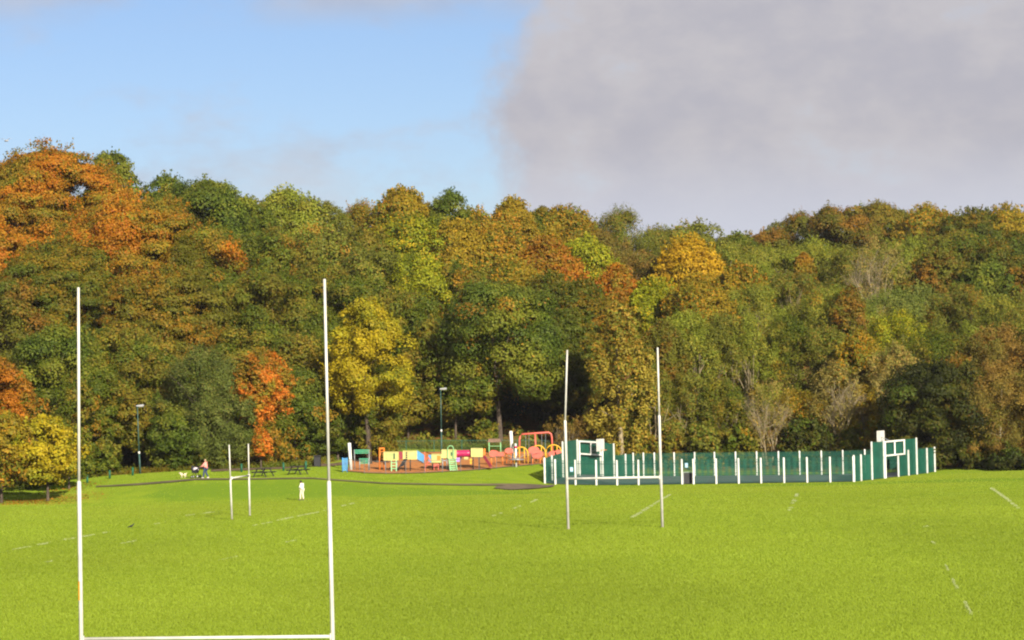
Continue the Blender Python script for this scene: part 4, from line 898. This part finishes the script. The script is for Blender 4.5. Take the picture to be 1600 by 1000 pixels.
TT = [
 # skyline, left to right
 (-70, 236, 230, 'b', 'OB', 330, 0, 'orange beech cut by the left frame edge at the skyline'),
 (80, 220, 240, 'b', 'OB', 318, 0, 'tallest orange beech at the far left, its ragged crown highest on the skyline'),
 (178, 226, 92, 'r', 'DG', 352, 0, 'dark green crown showing behind the right shoulder of the tallest beech'),
 (218, 300, 235, 'b', 'OB', 303, 0, 'broad orange beech leaning right, just below the tallest beech'),
 (266, 266, 90, 'r', 'DG', 348, 0, 'dark green oak top beside the gap right of the beeches'),
 (325, 272, 150, 'r', 'DG', 345, 0, 'large dark green oak on the skyline right of the beeches'),
 (388, 304, 100, 'r', 'OG', 352, 0, 'olive crown sloping down right of the large skyline oak'),
 (455, 293, 115, 'r', 'PG', 372, 0, 'rounded light green treetop on the skyline above the near goal'),
 (516, 306, 72, 'w', 'GB', 372, 0, 'hazy green brown treetop right of the rounded light green one'),
 (574, 306, 84, 'w', 'GO', 380, 0, 'thin golden treetop beside the dip left of the orange peak'),
 (632, 293, 92, 'b', 'GO', 372, 0, 'golden orange peak in the middle of the skyline'),
 (702, 290, 64, 'r', 'DG', 372, 0, 'wispy dark green treetop poking up at mid skyline'),
 (745, 322, 84, 'r', 'GO', 378, 0, 'golden crown right of the wispy dark treetop'),
 (805, 310, 76, 'b', 'GO', 382, 0, 'pointed golden treetop near the edge of the cloud'),
 (850, 326, 70, 'b', 'OG', 385, 0, 'olive crown between two golden points on the skyline'),
 (888, 322, 86, 'b', 'GO', 385, 0, 'golden green treetop left of the green brown dome'),
 (972, 320, 112, 'w', 'GB', 392, 0, 'green brown domed treetop above the far goal\'s left post'),
 (1032, 346, 60, 'w', 'GB', 396, 0, 'low brownish treetop in the dip above the far goal'),
 (1086, 344, 96, 'r', 'GB', 400, 0, 'small dark domed treetop right of the far goal on the skyline'),
 (1150, 362, 84, 'r', 'OG', 405, 0, 'low olive treetop at the lowest dip of the skyline'),
 (1205, 352, 90, 'r', 'RB', 450, 0, 'rusty olive treetop where the right skyline starts to rise'),
 (1262, 330, 96, 'r', 'RB', 452, 0, 'bronze crown left of the reddest crown on the right skyline'),
 (1316, 317, 104, 'r', 'RB', 446, 0, 'orange brown rounded crown on the right skyline'),
 (1383, 315, 108, 'r', 'OG', 455, 0, 'olive green crown topping the right skyline'),
 (1452, 322, 100, 'b', 'GO', 445, 0, 'golden olive crown with upright tips right of the skyline notch'),
 (1520, 328, 110, 'b', 'OL', 440, 0, 'olive beech with an orange rim on the right skyline'),
 (1578, 324, 110, 'b', 'GO', 440, 0, 'golden orange beech near the right frame edge'),
 (1655, 334, 130, 'b', 'OB', 440, 0, 'orange beech cut by the right frame edge'),
 # second tier
 (-20, 330, 150, 'b', 'OB', 300, 0, 'shaded orange beech at the left edge below the skyline'),
 (110, 372, 190, 'b', 'OL', 296, 0, 'dark lower olive boughs of a beech above the near goal\'s left post'),
 (296, 362, 96, 'b', 'OC', 297, 0, 'orange beech bough sloping down right of the leaning orange beech'),
 (262, 418, 170, 'b', 'OC', 285, 0, 'olive gold beech below the leaning orange beech'),
 (352, 352, 120, 'r', 'OG', 325, 0, 'olive crown below the large skyline oak'),
 (430, 352, 120, 'r', 'OG', 335, 0, 'olive crown beneath the rounded light green treetop'),
 (505, 350, 112, 'r', 'GB', 338, 0, 'brown green crown left of the middle of the slope'),
 (575, 356, 96, 'r', 'OG', 342, 0, 'olive crown beneath the thin golden treetop'),
 (578, 386, 120, 'r', 'GB', 318, 0, 'brownish domed crown halfway up above the yellow maple'),
 (640, 332, 120, 'r', 'YG', 345, 0, 'yellow green crown below the golden orange peak'),
 (716, 345, 104, 'b', 'GO', 345, 0, 'gold flecked crown beneath the wispy dark treetop'),
 (778, 356, 100, 'b', 'GO', 346, 0, 'gold and olive crown below the pointed golden treetop'),
 (856, 372, 100, 'b', 'RO', 338, 0, 'brightest red orange crown at mid slope above the far goal'),
 (915, 366, 86, 'r', 'YG', 350, 0, 'yellow green crown right of the red orange one'),
 (948, 352, 72, 'w', 'BR', 362, 0, 'hazy rust brown birch below the green brown dome'),
 (966, 412, 66, 'b', 'RO', 318, 0, 'small red orange crown directly above the golden poplar'),
 (1010, 388, 76, 'w', 'BR', 350, 0, 'brown crown between the poplar and the yellow gold tree'),
 (1078, 372, 112, 'b', 'GL', 345, 0, 'large yellow gold tree right of the far goal\'s right post at mid slope'),
 (1140, 378, 86, 'w', 'PG', 372, 0, 'bright green crown right of the yellow gold tree'),
 (1160, 412, 72, 'b', 'GO', 335, 0, 'narrow golden tree right of the large yellow gold tree'),
 (1205, 384, 100, 'w', 'PG', 380, 0, 'soft light green crown below the start of the right rise'),
 (1272, 372, 112, 'w', 'PG', 385, 0, 'airy light green crown below the bronze skyline trees'),
 (1340, 384, 96, 'w', 'GB', 372, 0, 'hazy brown green crown left of the pale bare birch'),
 (1422, 366, 100, 'w', 'PG', 390, 0, 'airy green crown right of the pale bare birch'),
 (1498, 360, 150, 'r', 'OG', 392, 0, 'broad dark olive tree below the right skyline beeches'),
 (1585, 372, 130, 'b', 'OL', 385, 0, 'olive beech boughs at the right edge below the skyline'),
 (1470, 394, 86, 'b', 'RB', 350, 0, 'rust coloured round crown on the right of the slope'),
 (1548, 410, 92, 'r', 'DG', 345, 0, 'rounded dark green tree right of the rust crown'),
 (1622, 420, 100, 'b', 'RB', 345, 0, 'dark rust crown at the right frame edge'),
 # third tier
 (12, 428, 120, 'r', 'RB', 275, 0, 'brown dark crown at the left edge behind the rust orange tree'),
 (340, 412, 120, 'r', 'OG', 298, 0, 'olive crown just left of the middle left slope'),
 (430, 420, 140, 'r', 'OG', 292, 0, 'dense olive crown left of the near goal\'s right post'),
 (500, 402, 110, 'r', 'OG', 305, 0, 'olive crown rising behind the near goal\'s right post top'),
 (560, 428, 120, 'r', 'OG', 296, 0, 'olive crown directly above the yellow maple'),
 (635, 452, 112, 'r', 'OG', 284, 0, 'dull green crown right of the yellow maple top'),
 (655, 398, 110, 'r', 'YG', 315, 0, 'yellow olive crown at the middle of the slope'),
 (722, 410, 110, 'r', 'OG', 315, 0, 'olive crown left of the big dark green oak'),
 (800, 404, 90, 'b', 'GO', 322, 0, 'golden crown above the big dark green oak'),
 (862, 428, 104, 'b', 'OL', 310, 0, 'brown olive crown under the brightest red orange crown'),
 (808, 462, 34, 'b', 'OR', 283, 0, 'small vivid orange spray of leaves above the dark oak\'s shoulder'),
 (915, 440, 92, 'b', 'OL', 305, 0, 'golden olive crown left of the poplar top'),
 (1022, 438, 84, 'b', 'YG', 318, 0, 'yellow green crown left below the yellow gold tree'),
 (1092, 436, 110, 'b', 'GO', 312, 0, 'golden boughs below the large yellow gold tree'),
 (1178, 440, 104, 'w', 'PG', 325, 0, 'soft green crown below the narrow golden tree'),
 (1240, 424, 110, 'w', 'GB', 345, 0, 'brown green crown in the middle of the right slope'),
 (1258, 398, 34, 'b', 'OC', 375, 0, 'small orange flecked crown within the right slope'),
 (1306, 446, 104, 'w', 'PG', 322, 0, 'light green crown left of the orange speckled tree'),
 (1330, 450, 44, 'b', 'RB', 318, 0, 'orange speckled tree low on the right slope'),
 (1392, 452, 110, 'w', 'BG', 325, 0, 'blue green crown below the pale bare birch'),
 (1438, 440, 90, 'w', 'BG', 335, 0, 'blue green crown right of the pale birch base'),
 (1502, 444, 100, 'w', 'GB', 322, 0, 'greenish brown crown under the rust coloured round crown'),
 (1560, 462, 90, 'w', 'PG', 312, 0, 'light green crown below the rounded dark green tree'),
 (1612, 470, 110, 'w', 'GB', 305, 0, 'tan green crown at the right frame edge halfway up'),
 # fourth tier
 (190, 505, 150, 'r', 'OG', 268, 0, 'olive green tree behind the left lamp post'),
 (250, 545, 110, 'r', 'OG', 258, .10, 'olive tree right of the left lamp post'),
 (92, 503, 130, 'r', 'DG', 262, 0, 'deep green tree behind the near goal\'s left post'),
 (150, 560, 90, 'r', 'OG', 254, .14, 'olive tree between the goal post and the lamp post'),
 (405, 500, 130, 'r', 'OG', 272, 0, 'olive tree standing behind the bright orange maple'),
 (470, 520, 120, 'r', 'OG', 268, 0, 'green olive tree left of the near goal\'s right post, low'),
 (690, 492, 130, 'r', 'OG', 277, .2, 'mid green tree right of the yellow maple'),
 (782, 438, 166, 'r', 'DG', 272, .26, 'big dark green oak above the swings'),
 (880, 492, 112, 'b', 'OL', 278, .22, 'golden olive tree above the dark hollow left of the poplar'),
 (1040, 500, 70, 'b', 'RB', 272, 0, 'rusty green tree right of the golden poplar'),
 (1072, 478, 92, 'w', 'PG', 282, 0, 'fresh green tree right of the far goal\'s right post'),
 (1128, 480, 90, 'w', 'GB', 284, 0, 'brownish green tree behind the middle of the court'),
 (1176, 488, 84, 'w', 'PG', 284, 0, 'pale green tree behind the left bare shrub'),
 (1232, 488, 92, 'w', 'OG', 286, 0, 'olive tree between the two bare shrubs'),
 (1290, 502, 92, 'w', 'GB', 284, 0, 'tan tree behind the taller bare shrub'),
 (1345, 520, 76, 'b', 'GO', 276, 0, 'orange gold tree right of the taller bare shrub'),
 (1402, 482, 92, 'w', 'YG', 296, 0, 'yellow green tree above left of the dark oak'),
 (1470, 512, 130, 'w', 'OG', 276, 0, 'olive tree topping the dark oak by the court'),
 (1400, 530, 80, 'w', 'TN', 268, 0, 'tan twiggy tree left of the dark oak'),
 (1560, 505, 110, 'w', 'BR', 272, 0, 'brown tree above the right treeline'),
 (1640, 520, 110, 'w', 'BR', 268, 0, 'brown tree at the right frame edge'),
 # front row
 (0, 556, 92, 'r', 'RU', 240, .1, 'rust orange tree at the left frame edge'),
 (125, 600, 76, 'r', 'OG', 248, .06, 'bushy olive tree right behind the near goal\'s left post'),
 (318, 538, 130, 'w', 'WG', 250, .03, 'grey green willowy tree behind the woman with the pram'),
 (232, 604, 80, 'r', 'OG', 252, .22, 'leafy olive bush overhanging the left lamp post'),
 (276, 640, 80, 'r', 'DG', 248, .04, 'green bush left of the woman with the pram'),
 (412, 548, 84, 'b', 'OR', 250, .36, 'bright orange maple above the small far goal'),
 (348, 606, 92, 'w', 'WG', 247, .03, 'grey green bushy tree in front of the orange maple'),
 (462, 575, 100, 'r', 'DG', 256, .08, 'dark green tree above the right picnic table'),
 (432, 648, 70, 'r', 'OG', 250, .04, 'low green bush behind the picnic tables'),
 (408, 676, 24, 'b', 'OR', 246, .35, 'small orange spray of maple leaves over the small far goal'),
 (528, 610, 84, 'r', 'DG', 258, .10, 'green tree under the left side of the yellow maple'),
 (577, 466, 130, 'r', 'YL', 254, .26, 'bright yellow maple left of the playground'),
 (590, 612, 66, 'r', 'OG', 256, .08, 'yellowish green boughs below the yellow maple'),
 (638, 596, 84, 'r', 'OG', 273, .24, 'green tree above the left climbing frame'),
 (712, 566, 104, 'r', 'OG', 273, .22, 'green tree behind the magenta crawl tube'),
 (972, 458, 98, 'c', 'PO', 262, .02, 'tall golden columnar poplar inside the far goal'),
 (1015, 560, 70, 'w', 'GB', 266, .02, 'green brown slender tree right of the poplar'),
 (1075, 580, 84, 'w', 'GB', 268, .02, 'bushy green brown tree behind the court right of the far goal'),
 (1130, 590, 80, 'w', 'OG', 268, .02, 'bushy olive tree behind the court centre'),
 (1245, 606, 74, 'w', 'GO', 270, .02, 'yellowing shrub between the bare shrubs'),
 (1352, 600, 80, 'w', 'GO', 268, .02, 'golden shrub left of the court\'s right end'),
 (1462, 556, 132, 'r', 'HO', 256, .02, 'dark shaded oak behind the right end of the court'),  # the shade lying on this oak is put into its leaf colour
 (1500, 560, 90, 'b', 'RB', 258, .3, 'bronze tipped bough above the dark shaded oak'),
 (1562, 560, 110, 'w', 'BR', 254, .02, 'hazy brown tree right of the dark shaded oak'),
 (1630, 575, 110, 'w', 'BR', 253, .02, 'hazy brown tree at the lower right frame edge'),
]
for (px, top, w, k, pal, y, cb, lab) in TT:
    tree(px, top, w, k, pal, y=y, cb=(cb or (.02 if y > 330 else .08)), label=lab, trunk='palebark' if k in 'cw' and pal != 'WG' else 'bark')
# young trees on the pitch at the left
for px, top, w, row, pal, lab, br in ((2, 642, 100, 786, 'GO', 'young golden green tree at the left edge standing on the pitch', 765), (75, 650, 92, 783, 'YL', 'young yellow tree with a thin trunk left of the near goal post', 756), (108, 668, 60, 764, 'OG', 'dark stemmed young tree right behind the young yellow tree', 745)):
    b = G(px, row); tree(px, top, w, 'r', pal, y=b.y, label=lab, bottom_row=br, leaf=.30, group='young trees on the pitch edge')
# bare shrubs and the pale birch
for px, top, w, y, pal, lab in ((1200, 585, 84, 266, 'TN', 'leafless tan shrub behind the court, the left of two'), (1305, 556, 104, 266, 'TN', 'taller leafless tan shrub behind the court, the right of two'), (1370, 362, 96, 352, 'TN', 'pale bare birch high on the right slope'),
                             (885, 650, 70, 264, 'BR', 'bare brown brush beside the swings'), (1420, 560, 60, 266, 'TN', 'bare grey twigs left of the dark oak')):
    tree(px, top, w, 't', pal, y=y, label=lab, name='bare_tree')
# bushes along the foot of the wood
BU = [(55, 700, 90, 'DG', 246, 'dark bush behind the young yellow tree'), (160, 690, 60, 'OG', 247, 'low bush right of the near goal\'s left post'), (193, 716, 34, 'RB', 250, 'low reddish bush left of the left lamp post'), (245, 706, 44, 'DG', 250, 'low green bush right of the left lamp post'),
      (330, 700, 60, 'OG', 247, 'low bush behind the woman with the pram'), (388, 700, 44, 'OG', 247, 'low bush inside the small far goal'), (455, 706, 46, 'OG', 249, 'low bush behind the right picnic table'), (520, 690, 50, 'OG', 258, 'low bush left of the playground'),
      (560, 676, 60, 'OG', 260, 'bush behind the green slatted bench'), (730, 690, 50, 'GB', 272, 'bush behind the magenta tube'), (760, 660, 44, 'OG', 272, 'tall bush above the shelter roof'),
      (845, 690, 44, 'YG', 270, 'bright low bush seen through the swing frame'), (930, 640, 60, 'BR', 268, 'brown bush at the foot of the poplar'), (1000, 655, 50, 'OG', 266, 'bush behind the left part of the court'), (1045, 650, 50, 'RB', 265, 'rusty bush behind the court\'s left half'),
      (1100, 660, 60, 'GB', 265, 'brown green bush behind the court'), (1160, 664, 50, 'OG', 265, 'olive bush left of the left bare shrub'), (1262, 652, 80, 'HO', 264, 'dark evergreen bush between the bare shrubs'), (1330, 670, 50, 'GB', 265, 'brown bush below the taller bare shrub'),
      (1370, 650, 44, 'GO', 264, 'golden bush left of the right backboard'), (1425, 640, 60, 'HO', 260, 'dark bush behind the right goal frame'), (1520, 680, 80, 'HO', 254, 'dark bush right of the court corner'), (1590, 702, 90, 'HO', 250, 'dark glossy bush at the lower right edge of the grass'), (1648, 690, 80, 'OG', 250, 'low bush at the right frame edge'),
      (200, 640, 90, 'HO', 262, 'black green holly in the hollow behind the left lamp post'), (800, 610, 110, 'HO', 284, 'black green holly in the hollow above the shelter'), (880, 600, 100, 'HO', 284, 'black green holly in the hollow above the swings'), (930, 560, 80, 'HO', 288, 'black green holly left of the poplar'), (640, 660, 100, 'HO', 282, 'black green holly behind the left climbing frame')]  # this row: near-black foliage added to darken the hollows under the canopies
for px, top, w, pal, y, lab in BU:
    tree(px, top, w, 's', pal, y=y, cb=.0, label=lab, name='bush', cat='bush', group='bushes at the foot of the wood', leaf=.30 if y < 262 else .36)
# woodland floor growth on the slope: one uncountable mass
def undergrowth():
    rs = np.random.default_rng(5); n = 2600; y = rs.uniform(252, 470, n)**1.0; u = rs.uniform(-250, 1850, n)
    x = (u-800)/FPX*y; lim = np.interp(u, [-600, 150, 300, 480, 560, 600, 850, 960, 1300, 1500, 1700], [246, 250, 250, 252, 268, 270, 268, 266, 264, 256, 256])
    k = y > lim+2; x, y = x[k], y[k]; n = len(x); z = T(x, y); per = 46; r = rs.uniform(.8, 2.4, n)*np.interp(y, [250, 275, 300, 470], [.35, .6, 1.2, 2.2])
    idx = np.repeat(np.arange(n), per); d = rs.normal(size=(n*per, 3)); d /= np.linalg.norm(d, axis=1, keepdims=True); d[:, 2] = np.abs(d[:, 2])
    C = np.stack([x, y, z], 1)[idx]+d*r[idx][:, None]*rs.uniform(.5, 1, (n*per, 1)); C[:, 2] += .1
    me = leaves_mesh('undergrowth', C, d+rs.normal(size=d.shape)*.5, .46, 'GB', rs, .6, rs.uniform(0, 1, n)[idx], patch=.1)
    tag(link('undergrowth', me), 'mixed leafy undergrowth and brambles covering the wooded slope', kind='stuff')
undergrowth()
def bank_growth():
    rs = np.random.default_rng(9); n = 26000; u = rs.uniform(120, 960, n); lim = np.interp(u, [120, 300, 480, 540, 600, 960], [246, 246, 246, 262, 268, 266]); y = lim+rs.exponential(2.2, n)
    x = (u-800)/FPX*y; z = T(x, y)+np.abs(rs.normal(size=n))*.22; C = np.stack([x, y, z], 1)
    me = leaves_mesh('rough_grass', C, rs.normal(size=C.shape)+np.array([0, -.8, .3]), .24, 'OG', rs, .35, patch=.5)
    tag(link('rough_grass', me), 'rough grass and low weeds along the foot of the wood', kind='stuff')
bank_growth()
def turf():
    rs = np.random.default_rng(21); n = 520000; y = 80/(1-rs.uniform(0, 1, n)*.685); u = rs.uniform(-60, 1660, n)
    py = np.interp(u, [a for a, b in pc], [b for a, b in pc]); onp = (np.abs(y-py) < 1.6) & (u > 140) & (u < 862); onp |= (u > 765) & (u < 870) & (y > 229) & (y < 240)
    pfy = np.interp(u, [p[0] for p in pf], [p.y for p in FRONT]); onp |= (u > 535) & (u < 900) & (y > pfy-.4); onp |= (u > 846) & (u < 1350) & (y > np.interp(u, [846, 1340], [240.4, 235])-.3); onp |= (u >= 1335) & (u < 1480) & (y > np.interp(u, [1335, 1475], [235, 252])-.3)
    lim = np.interp(u, [150, 300, 480, 600, 1300, 1500, 1700], [249, 249, 249, 252, 262, 256, 256])
    keep = (rs.uniform(0, 1, n) < np.clip((232-y)/75, .34, 1)) & ~onp & (y < lim); y, u = y[keep], u[keep]; n = len(y)
    x = (u-800)/FPX*y; white = np.zeros(n)
    X, Y, Wt = [x], [y], [white]
    for pts, w in LINES:                              # painted blades on the markings, worn in places
        g = [G(a, r) for a, r in pts]
        for a, b in zip(g, g[1:]):
            L = math.hypot(b.x-a.x, b.y-a.y); m = int(L*max(w, .05)*(260 if a.y > 125 else 800)); t = rs.uniform(0, 1, m); o = rs.normal(size=m)*w*.42; d = Vector((b.x-a.x, b.y-a.y))/L
            X.append(a.x+(b.x-a.x)*t-d.y*o); Y.append(a.y+(b.y-a.y)*t+d.x*o); Wt.append(np.ones(m))
    x, y, white = np.concatenate(X), np.concatenate(Y), np.concatenate(Wt); n = len(x); z = T(x, y)
    h = rs.uniform(.03, .07, n)*(1+.3*vnoise(np.stack([x, y, z], 1), .5, rs)); a = rs.uniform(-.9, .9, n); w = rs.uniform(.010, .022, n)*(y/95)
    dx, dy = np.cos(a)*w, np.sin(a)*w; lx, ly = rs.normal(size=n)*.02, rs.normal(size=n)*.02
    B = np.stack([x, y, z-.005], 1); V = np.stack([B+np.stack([-dx, -dy, 0*z], 1), B+np.stack([dx, dy, 0*z], 1), B+np.stack([dx*.5+lx, dy*.5+ly, h], 1), B+np.stack([-dx*.5+lx, -dy*.5+ly, h], 1)], 1).reshape(-1, 3)
    me = np_mesh('grass_blades', V, np.arange(4*n).reshape(-1, 4), 4); me.materials.append(LEAF)
    g = (vnoise(B*np.array([1, .6, 1]), .18, rs)*.75+vnoise(B*np.array([1, .6, 1]), .9, rs)*.25)[:, None]; k = rs.uniform(0, 1, (n, 1)); c = np.array([.180, .252, .016])*(1-k)+np.array([.212, .276, .023])*k
    c = c*(.88+.24*g)*rs.uniform(.93, 1.07, (n, 1)); worn = (vnoise(B, 1.2, rs) > .22)*white
    c = np.where(worn[:, None] > .5, np.array([.33, .38, .17])*rs.uniform(.7, 1.15, (n, 1)), c); at_ = me.attributes.new('tint', 'FLOAT_COLOR', 'POINT')
    at_.data.foreach_set('color', np.repeat(np.concatenate([c, np.ones((n, 1))], 1), 4, 0).astype(np.float32).ravel())
    tag(link('grass_blades', me), 'short mown grass blades of the pitch', kind='stuff')
turf()
def fallen_leaves():
    rs = np.random.default_rng(11); C = []
    for px, row, rad, n in ((75, 783, 4.2, 900), (2, 786, 3.5, 500), (108, 764, 3.5, 400)):
        b = G(px, row); a = rs.uniform(0, 6.28, n); r = rad*np.sqrt(rs.uniform(0, 1, n))*rs.uniform(.5, 1.3, n); X = b.x+np.cos(a)*r+.5; Y = b.y+np.sin(a)*r*1.2; C.append(np.stack([X, Y, T(X, Y)+.05], 1))
    C = np.concatenate(C); me = leaves_mesh('fallen_leaves', C, rs.normal(size=C.shape)*.25+np.array([0, -.1, 1]), .15, 'RO', rs, .7)
    tag(link('fallen_leaves', me), 'scattered fallen orange leaves under the young trees', kind='stuff')
fallen_leaves()

# ------------------------------------------------------------------ faint autumn haze
hz = MB().box((0, 650, 22), (2600, 1500, 64)); me = bpy.data.meshes.new('haze'); me.from_pydata([tuple(v) for v in hz.v], [], hz.f)
hm = bpy.data.materials.new('haze_air'); hm.use_nodes = True; hm.node_tree.nodes.clear(); t = NT(hm.node_tree)
pv = t.add('ShaderNodeVolumePrincipled', {'Color': (.92, .94, 1, 1), 'Density': .000045, 'Anisotropy': 0.0}); t.l.new(pv.outputs[0], t.add('ShaderNodeOutputMaterial').inputs['Volume'])
me.materials.append(hm); tag(link('haze', me), 'faint bright haze hanging over the park and wood', kind='stuff')
